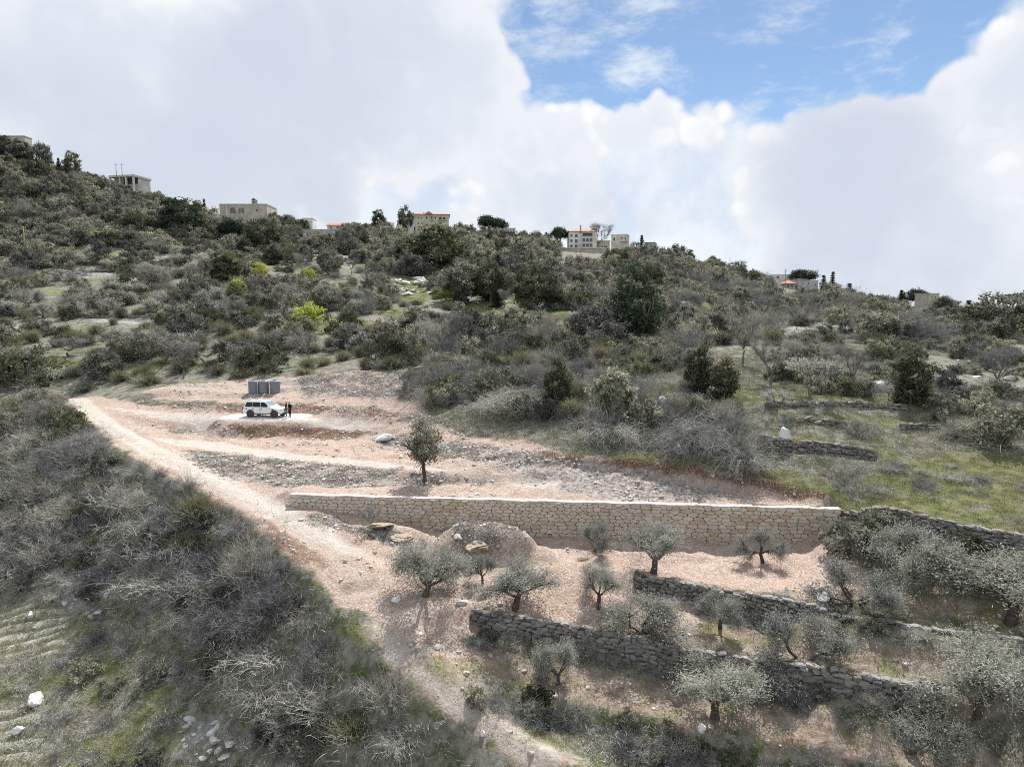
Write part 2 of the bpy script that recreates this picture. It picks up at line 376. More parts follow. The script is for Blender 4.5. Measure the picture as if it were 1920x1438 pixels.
MEADOW = WallLine(wline([(1560, 933, -13.56), (1650, 953, -13.65), (1740, 975, -13.7), (1830, 996, -13.8), (1920, 1012, -13.9), (2060, 1042, -14.05)])); MEADOW.cut()
TERR1 = WallLine(wline([(1195, 1082, -17.1), (1300, 1098, -17.15), (1400, 1115, -17.2), (1500, 1133, -17.2), (1600, 1148, -17.2), (1760, 1172, -17.2), (1920, 1192, -17.2), (2020, 1207, -17.25)])); TERR1.cut()
TERR2 = WallLine(wline([(890, 1148, -17.75), (1060, 1182, -18.8), (1200, 1205, -19.15), (1300, 1226, -19.2), (1400, 1243, -19.25), (1500, 1262, -19.3), (1620, 1285, -19.4), (1760, 1315, -19.5)])); TERR2.cut()
FIELD = WallLine(wline([(1425, 820, -10.35), (1500, 831, -10.65), (1580, 840, -10.95), (1640, 847, -11.1)])); FIELD.cut()
# spoil mound and rock ledge before the masonry wall
def dome(px, py, z, rx, ry, hh, pw=1.0, sd=0):
    global H
    c = at_z(px, py, z); r = np.hypot((XX - c[0]) / rx, (YY - c[1]) / ry)
    r = r + (fbm(XX / 1.5, YY / 1.5, 3, 140 + sd) - .5) * .35
    H = H + hh * np.clip(1 - r ** 2, 0, 1) ** pw
dome(908, 1030, -16.6, 4.1, 2.0, 2.1, .7); dome(1000, 1040, -16.8, 1.8, 1.3, .55, 1, 1); dome(735, 1000, -16.1, 2.6, 1.1, .55, .6, 2); dome(300, 738, -10.9, 6, 2.5, .5, 1, 3); dome(620, 712, -9.4, 8, 2.5, .7, 1, 4)

# level stands for the car slab and the water tanks
def level(c, hx0, hx1, hy, z, edge=1.2):
    global H
    dx = np.maximum(np.maximum(c.x + hx0 - XX, XX - c.x - hx1), 0); dy = np.maximum(np.abs(YY - c.y) - hy, 0)
    w = 1 - sstep(np.hypot(dx, dy), 0, edge); H = H * (1 - w) + z * w
pp = hit(495, 782); pz = hz1(pp.x, pp.y) + .05; level(pp, -4.0, 5.4, 1.9, pz - .05, 2.6)
tp = hit(494, 738); level(tp, -2.3, 2.3, .9, hz1(tp.x, tp.y), .8)

# ------------------------------------------------------------------ what covers the ground
soil = zone([(95, 748), (180, 742), (300, 762), (440, 768), (600, 772), (760, 780), (850, 800), (1000, 830), (1060, 850), (1160, 862), (1310, 873), (1410, 893), (1555, 930), (1590, 975), (1530, 1020), (1600, 1045), (1640, 1090), (1500, 1125), (1320, 1100), (1340, 1170), (1230, 1195), (1060, 1185), (900, 1150), (880, 1230), (820, 1240), (740, 1180), (640, 1130), (545, 1045), (470, 975), (280, 880), (150, 790)], 0.6, 0.7, 1)
soil0 = soil
soil2 = zone([(800, 1180), (1000, 1230), (1200, 1262), (1420, 1300), (1620, 1350), (1760, 1380), (1920, 1430), (1920, 1500), (1600, 1440), (1300, 1370), (1080, 1320), (930, 1290), (820, 1240)], 0.9, 1.5, 2)
soil2 = np.maximum(soil2, zone([(1180, 1130), (1400, 1170), (1620, 1205), (1920, 1260), (1920, 1340), (1640, 1285), (1420, 1240), (1230, 1210)], 0.9, 1.5, 3))
soil2 = np.maximum(soil2, zone([(1560, 1060), (1700, 1090), (1920, 1130), (1920, 1185), (1700, 1160), (1560, 1130)], 0.9, 1.2, 4))
track = zone([(110, 750), (160, 745), (230, 800), (330, 850), (420, 892), (540, 950), (640, 1005), (700, 1048), (640, 1040), (560, 1000), (470, 955), (370, 900), (270, 855), (190, 800)], 0.7, 0.35, 5)
track = np.maximum(track, 0.85 * zone([(180, 760), (300, 772), (440, 779), (640, 784), (760, 797), (700, 803), (560, 792), (430, 791), (280, 784)], 0.6, 0.4, 6))
track = np.maximum(track, 0.7 * zone([(250, 812), (400, 828), (560, 850), (740, 870), (900, 884), (1050, 902), (1050, 925), (860, 895), (700, 880), (520, 862), (330, 835)], 0.6, 0.5, 7))
gravel = zone([(860, 838), (1000, 848), (1100, 875), (1250, 895), (1380, 925), (1350, 943), (1150, 938), (1000, 912), (940, 882)], 0.9, 1.0, 8)
gravel = np.maximum(gravel, 0.7 * zone([(400, 850), (520, 880), (700, 888), (880, 892), (860, 905), (640, 915), (520, 920), (400, 890), (330, 855)], 0.7, 0.8, 9))
gravel = np.maximum(gravel, 0.62 * sstep(fbm(XX / 3, YY / 2, 3, 160), .35, .6) * zone([(560, 705), (760, 692), (800, 740), (700, 760), (560, 750), (330, 742), (260, 735), (330, 722), (440, 715)], 0.8, 1.0, 10))
redcut = zone([(1000, 846), (1060, 853), (1150, 864), (1300, 874), (1400, 894), (1500, 919), (1560, 931), (1545, 945), (1500, 938), (1400, 915), (1300, 893), (1150, 878), (1040, 864)], 0.25, 0.25, 11)
redcut = np.maximum(redcut, 0.75 * zone([(270, 788), (400, 797), (620, 802), (700, 812), (620, 824), (440, 814), (330, 806)], 0.35, 0.5, 12))
redcut = np.maximum(redcut, 0.8 * zone([(300, 752), (440, 764), (560, 760), (700, 768), (800, 782), (700, 780), (560, 774), (430, 776)], 0.3, 0.4, 13))
redcut = np.maximum(redcut, 0.6 * zone([(500, 955), (545, 1000), (640, 1060), (600, 1080), (540, 1040), (490, 985)], 0.5, 0.7, 14))
grass = zone([(1060, 845), (1200, 850), (1330, 862), (1480, 880), (1700, 925), (1920, 985), (1920, 1010), (1740, 970), (1555, 929), (1500, 917), (1400, 892), (1300, 872), (1150, 862), (1060, 851)], 0.4, 0.6, 15)
grass = np.maximum(grass, 0.85 * zone([(1420, 800), (1640, 840), (1920, 850), (2000, 980), (1920, 985), (1640, 905), (1650, 872), (1640, 843), (1450, 815)], 0.9, 1.6, 16))
grass = np.maximum(grass, 0.9 * zone([(1300, 740), (1500, 742), (1700, 748), (1720, 770), (1600, 762), (1400, 765), (1300, 755)], 0.8, 1.2, 17))
grass = np.maximum(grass, 0.9 * zone([(1420, 775), (1560, 780), (1740, 785), (1700, 800), (1480, 797)], 0.8, 1.2, 18))
grass = np.maximum(grass, zone([(860, 575), (930, 562), (960, 590), (1050, 580), (1060, 600), (1000, 615), (930, 610), (860, 595)], 1.2, 2.0, 19))
grass = np.maximum(grass, zone([(1280, 580), (1350, 572), (1400, 578), (1330, 602), (1280, 605)], 1.2, 2.0, 20))
grass = np.maximum(grass, zone([(720, 520), (800, 520), (800, 568), (750, 570), (735, 545)], 1.2, 2.0, 21))
grass = np.maximum(grass, 0.9 * zone([(0, 672), (60, 672), (240, 685), (420, 680), (420, 690), (240, 694), (0, 684)], 0.9, 1.2, 22))
grass = np.maximum(grass, zone([(590, 1090), (625, 1110), (700, 1200), (770, 1290), (880, 1370), (990, 1440), (940, 1440), (840, 1365), (750, 1300), (670, 1215), (600, 1130)], 0.5, 0.7, 23))
grass = np.maximum(grass, 0.7 * zone([(780, 1230), (860, 1280), (980, 1330), (1080, 1400), (1120, 1450), (1000, 1450), (900, 1370), (790, 1270)], 0.9, 1.2, 24))
grass = grass * (.35 + .65 * np.where((XX < 8) & (YY < 60), sstep(fbm(XX / 1.5, YY / 1.5, 3, 175), .38, .6), 1))
lowtrack = zone([(690, 1150), (740, 1180), (830, 1270), (940, 1340), (1060, 1410), (1120, 1450), (1000, 1450), (880, 1375), (780, 1295), (700, 1200)], .6, .6, 40)
grass = grass * (1 - .75 * lowtrack)
soil2 = np.maximum(soil2, lowtrack)
grass = np.maximum(grass, sstep(fbm(XX / 2.2, YY / 2.2, 4, 170), .38, .62) * 0.62 * zone([(-60, 1110), (120, 1130), (300, 1180), (420, 1290), (430, 1460), (-60, 1460)], 1.2, 2.5, 25))
grass = np.maximum(grass, 0.3 * zone([(1500, 620), (1760, 650), (1900, 700), (1800, 740), (1600, 690)], 1.2, 4, 26))
rock = zone([(1420, 600), (1540, 596), (1700, 606), (1880, 622), (1900, 640), (1700, 632), (1560, 630), (1440, 625)], 1.2, 3.0, 27)
rock = np.maximum(rock, zone([(80, 370), (200, 358), (190, 385), (100, 392)], 3, 6, 28))
rock = np.maximum(rock, zone([(560, 470), (690, 468), (660, 490), (560, 488)], 2, 4, 29))
rock = np.maximum(rock, zone([(715, 530), (800, 530), (800, 555), (730, 552)], 1.2, 2.5, 30))
rock = np.maximum(rock, zone([(1150, 640), (1290, 630), (1290, 690), (1170, 690)], 1.0, 2.0, 31))
rock = np.maximum(rock, 0.8 * zone([(100, 1080), (180, 1070), (215, 1120), (180, 1170), (110, 1150)], 0.6, 1.2, 32))
rock = np.maximum(rock, 0.7 * zone([(330, 1330), (440, 1340), (440, 1440), (310, 1440)], 0.6, 1.2, 33))
rock = np.maximum(rock, 0.5 * tm * sstep(fr, 0.66, 0.75) * sstep(fbm(XX / 14, YY / 14, 3, 71), 0.45, 0.6))
rock = rock * (.25 + .75 * sstep(fbm(XX / 3.5, YY / 2.5, 4, 195), .42, .56))
tilled = zone([(-80, 1150), (50, 1130), (130, 1150), (120, 1230), (20, 1235), (-80, 1220)], 0.8, 0.8, 34)
tilled = np.maximum(tilled, zone([(-80, 1310), (40, 1320), (90, 1380), (60, 1460), (-80, 1460)], 0.8, 0.8, 35))
banks = [[(290, 790), (440, 795), (640, 800), (720, 812), (640, 826), (450, 820), (320, 812)], [(330, 842), (450, 850), (600, 868), (760, 880), (900, 888), (1020, 892), (1010, 908), (800, 908), (640, 912), (520, 912), (400, 890)],
         [(690, 815), (850, 826), (1000, 846), (1080, 868), (1050, 884), (900, 862), (720, 842)], [(560, 757), (700, 764), (830, 780), (960, 800), (960, 822), (830, 800), (700, 786), (560, 776)], [(560, 704), (750, 690), (800, 730), (780, 752), (640, 742), (560, 738)],
         [(250, 752), (330, 752), (440, 757), (440, 774), (330, 764)], [(560, 968), (640, 966), (760, 1000), (740, 1030), (650, 1000)], [(835, 990), (880, 972), (930, 972), (1000, 1005), (1010, 1035), (930, 1042), (850, 1035)]]
rubble = np.zeros((NY, NX))
for i, b in enumerate(banks): rubble = np.maximum(rubble, zone(b, .6, .8, 180 + i))
rubble = rubble * (.35 + .65 * sstep(fbm(XX / 1.6, YY / 1.1, 3, 190), .34, .56)) * (1 - .8 * redcut)
soil = np.maximum(soil, 0.75 * zone([(250, 735), (330, 722), (440, 712), (580, 702), (745, 690), (810, 740), (800, 780), (560, 760), (300, 755)], .8, 1.2, 41))
glade = far * sstep(fbm(XX / 13, YY / 8, 4, 210), .57, .64)
rock = np.maximum(rock, .75 * glade * sstep(fbm(XX / 6, YY / 4, 3, 214), .45, .58)); grass = np.maximum(grass, .7 * far * sstep(fbm(XX / 12, YY / 7, 4, 220), .60, .67))
rut_line = [hit(*p) for p in [(140, 748), (200, 792), (250, 820), (310, 856), (400, 902), (500, 955), (600, 1008), (690, 1060), (735, 1130), (800, 1225), (900, 1325), (1000, 1395), (1080, 1440)]]
rd_ = segdist(rut_line, XX, YY); rut = np.exp(-((rd_ - .78) / .2) ** 2) * near; H = H - .07 * rut + .03 * np.exp(-(rd_ / .35) ** 2) * near
track = np.maximum(track, .62 * lowtrack * (1 - .6 * np.clip(grass, 0, 1)))
row = tilled * (.5 + .5 * np.sin(YY * 2 * math.pi / 0.95 + 1.1 * fbm(XX / 3, YY / 3, 3, 80) * 6))
scrub = 1 - np.clip(soil + soil2 + grass, 0, 1)
H = H + tilled * 0.12 * np.sin(YY * 2 * math.pi / 0.95 + 1.1 * fbm(XX / 3, YY / 3, 3, 80) * 6)
# rubble relief on disturbed ground, lumpy rock
rub = np.clip(soil * (1 - 0.85 * np.clip(track, 0, 1)), 0, 1)
H = H + near * rub * ((fbm(XX / .7, YY / .7, 3, 61, .7) - .5) * 0.24 + (fbm(XX / 2.2, YY / 1.4, 3, 63, .6) - .5) * 0.75 * sstep(fbm(XX / 7, YY / 4, 2, 65), .40, .60) * (1 - np.clip(track * 2, 0, 1))) + near * np.clip(gravel + redcut + rubble, 0, 1) * ((fbm(XX / .8, YY / .6, 3, 67, .7) - .5) * 0.5)
H = H + rock * (fbm(XX / 3, YY / 2.2, 4, 77, .6) - .45) * 1.5

# ------------------------------------------------------------------ mesh helpers
COL = scene.collection
def mesh_np(name, V, F3=None, F4=None, mats=(), mi3=None, mi4=None, smooth=False):
    me = bpy.data.meshes.new(name)
    V = np.asarray(V, np.float32)
    n3 = 0 if F3 is None else len(F3); n4 = 0 if F4 is None else len(F4)
    me.vertices.add(len(V)); me.vertices.foreach_set('co', V.ravel())
    loops = np.concatenate(([np.asarray(F3, np.int32).ravel()] if n3 else []) + ([np.asarray(F4, np.int32).ravel()] if n4 else []))
    me.loops.add(len(loops)); me.loops.foreach_set('vertex_index', loops)
    tot = np.concatenate([np.full(n3, 3, np.int32), np.full(n4, 4, np.int32)])
    st_ = np.concatenate([[0], np.cumsum(tot)[:-1]]).astype(np.int32)
    me.polygons.add(n3 + n4); me.polygons.foreach_set('loop_start', st_); me.polygons.foreach_set('loop_total', tot)
    for m in mats: me.materials.append(m)
    if mi3 is not None or mi4 is not None:
        a = np.concatenate([(np.zeros(n3) if mi3 is None else np.asarray(mi3)), (np.zeros(n4) if mi4 is None else np.asarray(mi4))]).astype(np.int32)
        me.polygons.foreach_set('material_index', a)
    me.polygons.foreach_set('use_smooth', np.full(n3 + n4, smooth))
    me.update(calc_edges=True); me.validate()
    return me
def obj(name, me, parent=None, loc=None, rot=None, scale=None):
    o = bpy.data.objects.new(name, me); COL.objects.link(o)
    if parent is not None: o.parent = parent
    if loc is not None: o.location = loc
    if rot is not None: o.rotation_euler = rot
    if scale is not None: o.scale = scale if hasattr(scale, '__len__') else (scale,) * 3
    return o
def tag(o, label=None, cat=None, group=None, kind=None):
    if label: o['label'] = label
    if cat: o['category'] = cat
    if group: o['group'] = group
    if kind: o['kind'] = kind
    return o
def thing(name, label, cat, loc, rz=0, group=None, scale=1):
    return tag(obj(name, None, None, loc, (0, 0, rz), scale), label, cat, group)

# ------------------------------------------------------------------ materials
def mat(name):
    m = bpy.data.materials.new(name); m.use_nodes = True
    n = NT(m.node_tree); n.n.clear(); return m, n
def finish(m, n, col, rough=0.9, bump=None, bdist=0.02, bstr=1.0, spec=0.2, metal=0.0):
    b = n.new('ShaderNodeBsdfPrincipled', ins={'Roughness': rough, 'Metallic': metal})
    b.inputs['Specular IOR Level'].default_value = spec
    if isinstance(col, bpy.types.NodeSocket): n.l.new(col, b.inputs[0])
    else: b.inputs[0].default_value = (*col, 1)
    if bump is not None:
        bp = n.new('ShaderNodeBump', ins={'Height': bump, 'Distance': bdist, 'Strength': bstr}); n.l.new(bp.outputs[0], b.inputs['Normal'])
    n.new('ShaderNodeOutputMaterial', ins={0: b.outputs[0]})
    return m
def simple(name, col, rough=0.8, var=0.15, scale=3.0, spec=0.2, metal=0.0, rnd=0.0, bump=0.0):
    m, n = mat(name)
    c = n.new('ShaderNodeTexCoord').outputs['Object']
    f = n.noise(c, scale, 5, 0.6)
    lo = tuple(v * (1 - var) for v in col); hi = tuple(min(1, v * (1 + var)) for v in col)
    k = n.mix(n.ramp(f, 0.3, 0.7), lo, hi)
    if rnd:
        r = n.new('ShaderNodeObjectInfo').outputs['Random']
        k = n.mix(1.0, k, n.mix(r, (1 - rnd,) * 3, (1 + rnd,) * 3), 'MULTIPLY')
    return finish(m, n, k, rough, f if bump else None, bump or 0.01, 0.6, spec, metal)

# ground
GROUND, n = mat('ground_cover')
pos = n.new('ShaderNodeNewGeometry').outputs['Position']
def at(nm): return n.new('ShaderNodeAttribute', attribute_name=nm).outputs['Fac']
n1 = n.noise(pos, 0.35, 6, 0.6); n2 = n.noise(pos, 1.7, 6, 0.62); n3 = n.noise(pos, 7.0, 5, 0.65); n4 = n.noise(pos, 28.0, 3, 0.6)
vor = n.new('ShaderNodeTexVoronoi', ins={'Vector': pos, 'Scale': 5.0, 'Randomness': 1.0}); vd = vor.outputs['Distance']; vc = vor.outputs['Color']
vgrey = n.new('ShaderNodeSeparateColor', ins={0: vc}).outputs[0]
vor2 = n.new('ShaderNodeTexVoronoi', ins={'Vector': pos, 'Scale': 13.0, 'Randomness': 1.0}); vg2 = n.new('ShaderNodeSeparateColor', ins={0: vor2.outputs['Color']}).outputs[0]
# scrub floor: grey brown litter, stones, dull grass
scr = n.mix(n.ramp(n2, 0.30, 0.62), (0.11, 0.10, 0.08), (0.245, 0.228, 0.19))
scr = n.mix(n.ramp(n.noise(pos, 0.9, 5, 0.6), 0.50, 0.64), scr, (0.080, 0.100, 0.036))
scr = n.mix(n.math('MULTIPLY', n.ramp(n3, 0.54, 0.62), n.ramp(n1, 0.42, 0.62)), scr, (0.320, 0.308, 0.284))
# cleared soil
so = n.mix(n.ramp(n2, 0.32, 0.7), (0.335, 0.235, 0.18), (0.435, 0.345, 0.285))
so = n.mix(n.ramp(n1, 0.42, 0.62), so, (0.375, 0.265, 0.20))
so = n.mix(n.ramp(vg2, 0.72, 0.80), so, (0.480, 0.441, 0.400))
so = n.mix(n.math('MULTIPLY', n.ramp(n3, 0.56, 0.66), 0.6), so, (0.168, 0.121, 0.092))
# olive terraces: tan earth, dry grass
s2 = n.mix(n.ramp(n2, 0.34, 0.66), (0.196, 0.144, 0.108), (0.336, 0.276, 0.220))
s2 = n.mix(n.ramp(n.noise(pos, 0.6, 5, 0.65), 0.50, 0.62), s2, (0.216, 0.204, 0.104))
s2 = n.mix(n.ramp(n3, 0.60, 0.66), s2, (0.424, 0.400, 0.361))
tr = n.mix(n.ramp(n2, 0.3, 0.7), (0.424, 0.364, 0.316), (0.528, 0.484, 0.436))
tr = n.mix(n.math('MULTIPLY', n.ramp(n3, 0.5, 0.66), 0.45), tr, (0.336, 0.256, 0.200))
gv = n.mix(n.ramp(vgrey, 0.1, 0.9), (0.184, 0.164, 0.148), (0.400, 0.368, 0.336))
gv = n.mix(n.ramp(n2, 0.5, 0.7), gv, (0.296, 0.224, 0.180))
rb = n.mix(n.ramp(n2, 0.32, 0.66), (0.092, 0.076, 0.063), (0.216, 0.180, 0.152))
rb = n.mix(n.ramp(vg2, 0.62, 0.72), rb, (0.336, 0.316, 0.296))
rd = n.mix(n.ramp(n3, 0.35, 0.7), (0.121, 0.065, 0.043), (0.228, 0.148, 0.104))
rd = n.mix(n.ramp(vg2, 0.84, 0.9), rd, (0.368, 0.305, 0.256))
gr = n.mix(n.ramp(n2, 0.3, 0.7), (0.104, 0.124, 0.044), (0.200, 0.204, 0.084))
gr = n.mix(n.ramp(n.noise(pos, 0.8, 5, 0.6), 0.44, 0.62), gr, (0.200, 0.188, 0.121))
gr = n.mix(n.math('MULTIPLY', n.ramp(n3, 0.60, 0.68), 0.8), gr, (0.288, 0.272, 0.232))
rk = n.mix(n.ramp(n2, 0.3, 0.66), (0.200, 0.192, 0.176), (0.376, 0.364, 0.340))
rk = n.mix(n.ramp(n3, 0.56, 0.64), rk, (0.136, 0.128, 0.112))
til = n.mix(n.ramp(n.math('ADD', at('row'), n.math('MULTIPLY', n.math('SUBTRACT', n3, 0.5), 2.6)), 0.1, 0.9), (0.19, 0.18, 0.115), (0.42, 0.40, 0.34))
c = scr
def lay(c, k, col, w=0.5):
    a = at(k); a = n.ramp(n.math('ADD', a, n.math('MULTIPLY', n.math('SUBTRACT', n3, 0.5), w)), 0.25, 0.75)
    return n.mix(a, c, col)
c = lay(c, 'rock', rk); c = lay(c, 'soil2', s2, .9); c = lay(c, 'soil', so); c = lay(c, 'gravel', gv, .9); c = lay(c, 'rubble', rb, 1.0); c = lay(c, 'track', tr, .7); c = n.mix(n.math('MULTIPLY', at('rut'), 0.55), c, (0.46, 0.40, 0.345)); c = lay(c, 'grass', gr, 1.0); c = lay(c, 'tilled', til, .6); c = lay(c, 'redcut', rd, .6)
hb = n.math('ADD', n.math('MULTIPLY', n3, 0.5), n.math('ADD', n.math('MULTIPLY', n4, 0.25), n.math('MULTIPLY', vd, -0.35)))
finish(GROUND, n, c, 0.95, hb, 0.13, 1.0, 0.1)

# the terrain as one sheet
idx = np.arange(NX * NY).reshape(NY, NX)
q = np.stack([idx[:-1, :-1], idx[:-1, 1:], idx[1:, 1:], idx[1:, :-1]], -1).reshape(-1, 4)
me = mesh_np('ground', np.stack([XX, YY, H], -1).reshape(-1, 3), None, q, (GROUND,), smooth=True)
for nm, A in (('soil', soil), ('soil2', soil2), ('track', track), ('gravel', gravel), ('redcut', redcut), ('grass', grass), ('rock', rock), ('tilled', tilled), ('rubble', rubble), ('rut', rut), ('row', row)):
    at_ = me.attributes.new(nm, 'FLOAT', 'POINT'); at_.data.foreach_set('value', A.astype(np.float32).ravel())
ground = tag(obj('hillside_ground', me), kind='structure')

# ------------------------------------------------------------------ plants
def leafmat(name, a, b, rnd=0.25, trans=0.42, sc=1.2):
    m, n = mat(name)
    c = n.new('ShaderNodeTexCoord').outputs['Object']
    k = n.mix(n.ramp(n.noise(c, sc, 3, 0.6), 0.34, 0.66), a, b)
    r = n.new('ShaderNodeObjectInfo').outputs['Random']
    k = n.mix(1.0, k, n.mix(r, (1 - rnd, 1 - rnd, 1 - rnd * .8), (1 + rnd * 1.1, 1 + rnd, 1 + rnd * .7)), 'MULTIPLY')
    d = n.new('ShaderNodeBsdfDiffuse', ins={0: k}); t = n.new('ShaderNodeBsdfTranslucent', ins={0: k})
    mx = n.new('ShaderNodeMixShader', ins={0: trans, 1: d.outputs[0], 2: t.outputs[0]})
    n.new('ShaderNodeOutputMaterial', ins={0: mx.outputs[0]}); return m
M = {}
M['olive'] = leafmat('olive_leaf', (0.185, 0.190, 0.160), (0.41, 0.415, 0.370), 0.16)
M['paleolive'] = leafmat('pale_olive_leaf', (0.276, 0.276, 0.229), (0.446, 0.436, 0.383), 0.2)
M['oak'] = leafmat('oak_leaf', (0.052, 0.062, 0.036), (0.150, 0.160, 0.100), 0.4)
M['ever'] = leafmat('evergreen_leaf', (0.095, 0.100, 0.072), (0.300, 0.298, 0.245), 0.45)
M['broom'] = leafmat('broom_stem', (0.105, 0.110, 0.062), (0.27, 0.262, 0.165), 0.38)
M['dry'] = leafmat('dry_twig', (0.180, 0.178, 0.160), (0.46, 0.452, 0.420), 0.35, 0.1, 0.8)
M['twig'] = leafmat('grey_twig', (0.150, 0.146, 0.134), (0.37, 0.36, 0.335), 0.35, 0.1)
M['lime'] = leafmat('young_leaf', (0.255, 0.308, 0.053), (0.425, 0.457, 0.106), 0.2, 0.45)
M['conifer'] = leafmat('conifer_needle', (0.026, 0.040, 0.027), (0.085, 0.108, 0.070), 0.25, 0.2)
M['blossom'] = leafmat('blossom', (0.336, 0.319, 0.294), (0.521, 0.504, 0.479), 0.12)
M['grassb'] = leafmat('grass_blade', (0.139, 0.151, 0.063), (0.244, 0.242, 0.118), 0.3, 0.4, 4)
M['straw'] = leafmat('dry_grass_blade', (0.218, 0.197, 0.126), (0.353, 0.328, 0.235), 0.3, 0.3, 4)
M['weed'] = leafmat('weed_leaf', (0.109, 0.130, 0.046), (0.197, 0.214, 0.088), 0.3, 0.35, 4)
M['bark'] = simple('olive_bark', (0.085, 0.070, 0.058), 0.95, 0.5, 9, 0.1, bump=0.03)
M['greybark'] = simple('grey_bark', (0.17, 0.15, 0.13), 0.95, 0.4, 9, 0.1, bump=0.02)

def unit(v): return v / np.maximum(np.linalg.norm(v, axis=-1, keepdims=True), 1e-9)
def rdir(rng, n): return unit(rng.normal(size=(n, 3)))
class Geo:
    """gathers leaves, stems and tubes of a plant"""
    def __init__(s): s.V = []; s.F = []; s.mi = []; s.n = 0
    def add(s, V, Fq, mi):
        s.V.append(V); s.F.append(Fq + s.n); s.mi.append(np.full(len(Fq), mi)); s.n += len(V)
    def leaves(s, C, size, rng, el=2.0, mi=0, bend=0.0):
        N = len(C); a = rdir(rng, N); b = unit(np.cross(a, rdir(rng, N)))
        sz = size * (0.6 + 0.8 * rng.rand(N, 1))
        a = a * sz * 0.5; b = b * sz * 0.5 / el
        V = np.stack([C - a, C - b + a * .1, C + a, C + b + a * .1], 1).reshape(-1, 3)
        s.add(V, np.arange(N * 4).reshape(N, 4), mi)
    def strands(s, P, D, L, nseg, w, droop, wig, rng, mi=0, tip=0.25):
        N = len(P); t = np.linspace(0, 1, nseg + 1)[None, :, None]
        L = np.broadcast_to(np.asarray(L, float).reshape(-1, 1, 1), (N, 1, 1)) if np.ndim(L) else np.full((N, 1, 1), float(L))
        wv = rng.normal(size=(N, 1, 3)) * wig; wv2 = rng.normal(size=(N, 1, 3)) * wig * .6
        Q = P[:, None, :] + D[:, None, :] * L * t + L * (wv * t * t + wv2 * np.sin(t * 5.0) * t) + np.array([0, 0, -1.0]) * L * droop * t * t
        side = unit(np.cross(D, rdir(rng, N)))[:, None, :] * (w * (1 - (1 - tip) * t)) * .5
        V = np.stack([Q - side, Q + side], 2).reshape(-1, 3)
        k = nseg + 1; base = (np.arange(N) * k * 2)[:, None]; j = np.arange(nseg)[None, :] * 2
        f = np.stack([base + j, base + j + 1, base + j + 3, base + j + 2], -1).reshape(-1, 4)
        s.add(V, f, mi); return Q
    def tube(s, pts, rad, sides=6, mi=0):
        P = np.asarray(pts, float); n = len(P); T = unit(np.gradient(P, axis=0))
        u = unit(np.cross(T, np.array([0.31, 0.9, 0.2]))); v = np.cross(T, u)
        a = np.linspace(0, 2 * np.pi, sides, endpoint=False)
        ring = (u[:, None, :] * np.cos(a)[None, :, None] + v[:, None, :] * np.sin(a)[None, :, None]) * np.asarray(rad)[:, None, None]
        V = (P[:, None, :] + ring).reshape(-1, 3)
        i = np.arange(n - 1)[:, None] * sides; j = np.arange(sides)[None, :]; j2 = (j + 1) % sides
        s.add(V, np.stack([i + j, i + j2, i + sides + j2, i + sides + j], -1).reshape(-1, 4), mi)
    def mesh(s, name, mats, smooth=False):
        return mesh_np(name, np.concatenate(s.V), None, np.concatenate(s.F), mats, None, np.concatenate(s.mi), smooth)
def limb(g, rng, p, d, L, r, depth, tips, spread=0.8, up=0.25, seg=4, wig=0.16, mi=0, kids=(2, 4), sides=6, shrink=0.68):
    pts = [np.array(p)]; dd = np.array(d, float); q = np.array(p, float)
    for i in range(seg):
        dd = dd + rng.normal(size=3) * wig; dd[2] += up * 0.12; dd /= np.linalg.norm(dd)
        q = q + dd * L / seg; pts.append(q.copy())
    rad = np.linspace(r, r * 0.62, seg + 1)
    g.tube(pts, rad, sides if r > 0.03 else 4, mi)
    tips.append((q.copy(), dd.copy(), L, depth))
    if depth <= 0: return
    for k in range(rng.randint(kids[0], kids[1] + 1)):
        nd = dd + unit(rng.normal(size=3)) * spread; nd[2] += up; nd /= np.linalg.norm(nd)
        src = pts[-1] if k < 2 else pts[rng.randint(2, seg + 1)]
        limb(g, rng, src, nd, L * shrink * (0.8 + .4 * rng.rand()), r * 0.6, depth - 1, tips, spread, up, seg, wig, mi, kids, sides, shrink)
def olive(seed, leaf='olive', n=10500, trunkh=1.0, limbs=4, lean=0.25, size=0.11, spreadw=1.0, gnarl=0.2):
    rng = np.random.RandomState(seed); w = Geo(); tips = []
    top = np.array([rng.normal() * lean, rng.normal() * lean * .5, trunkh])
    mid = top * .5 + np.array([rng.normal() * lean * .5, 0, 0])
    w.tube([np.array([0, 0, -.35]), np.array([0, 0, .1]), mid, top], [0.30, 0.22, 0.17, 0.16], 8)
    for k in range(limbs):
        a = k * 2 * np.pi / limbs + rng.rand() * .9
        limb(w, rng, top, unit(np.array([np.cos(a) * spreadw, np.sin(a) * spreadw, .75])), 1.15, 0.10, 2, tips, 0.75, .22, 4, gnarl)
    c = Geo(); T = np.array([t[0] - t[1] * t[2] * f_ for t in tips for f_ in (0, .35, .7) if t[3] <= 1 or f_ == 0]); Dn = np.array([t[1] for t in tips for f_ in (0, .35, .7) if t[3] <= 1 or f_ == 0])
    sel = rng.randint(0, len(T), 700)
    D = unit(Dn[sel] + rng.normal(size=(700, 3)) * .7 + np.array([0, 0, .15]))
    Q = c.strands(T[sel], D, 0.5 + .65 * rng.rand(700), 3, 0.022, 0.25, 0.12, rng, 1)
    P = Q.reshape(-1, 3); C = P[rng.randint(0, len(P), n)] + rng.normal(size=(n, 3)) * 0.19
    c.leaves(C, size * 1.25, rng, 3.2, 0)
    return w.mesh('olive_trunk', (M['bark'],), True), c.mesh('olive_crown', (M[leaf], M['twig']))
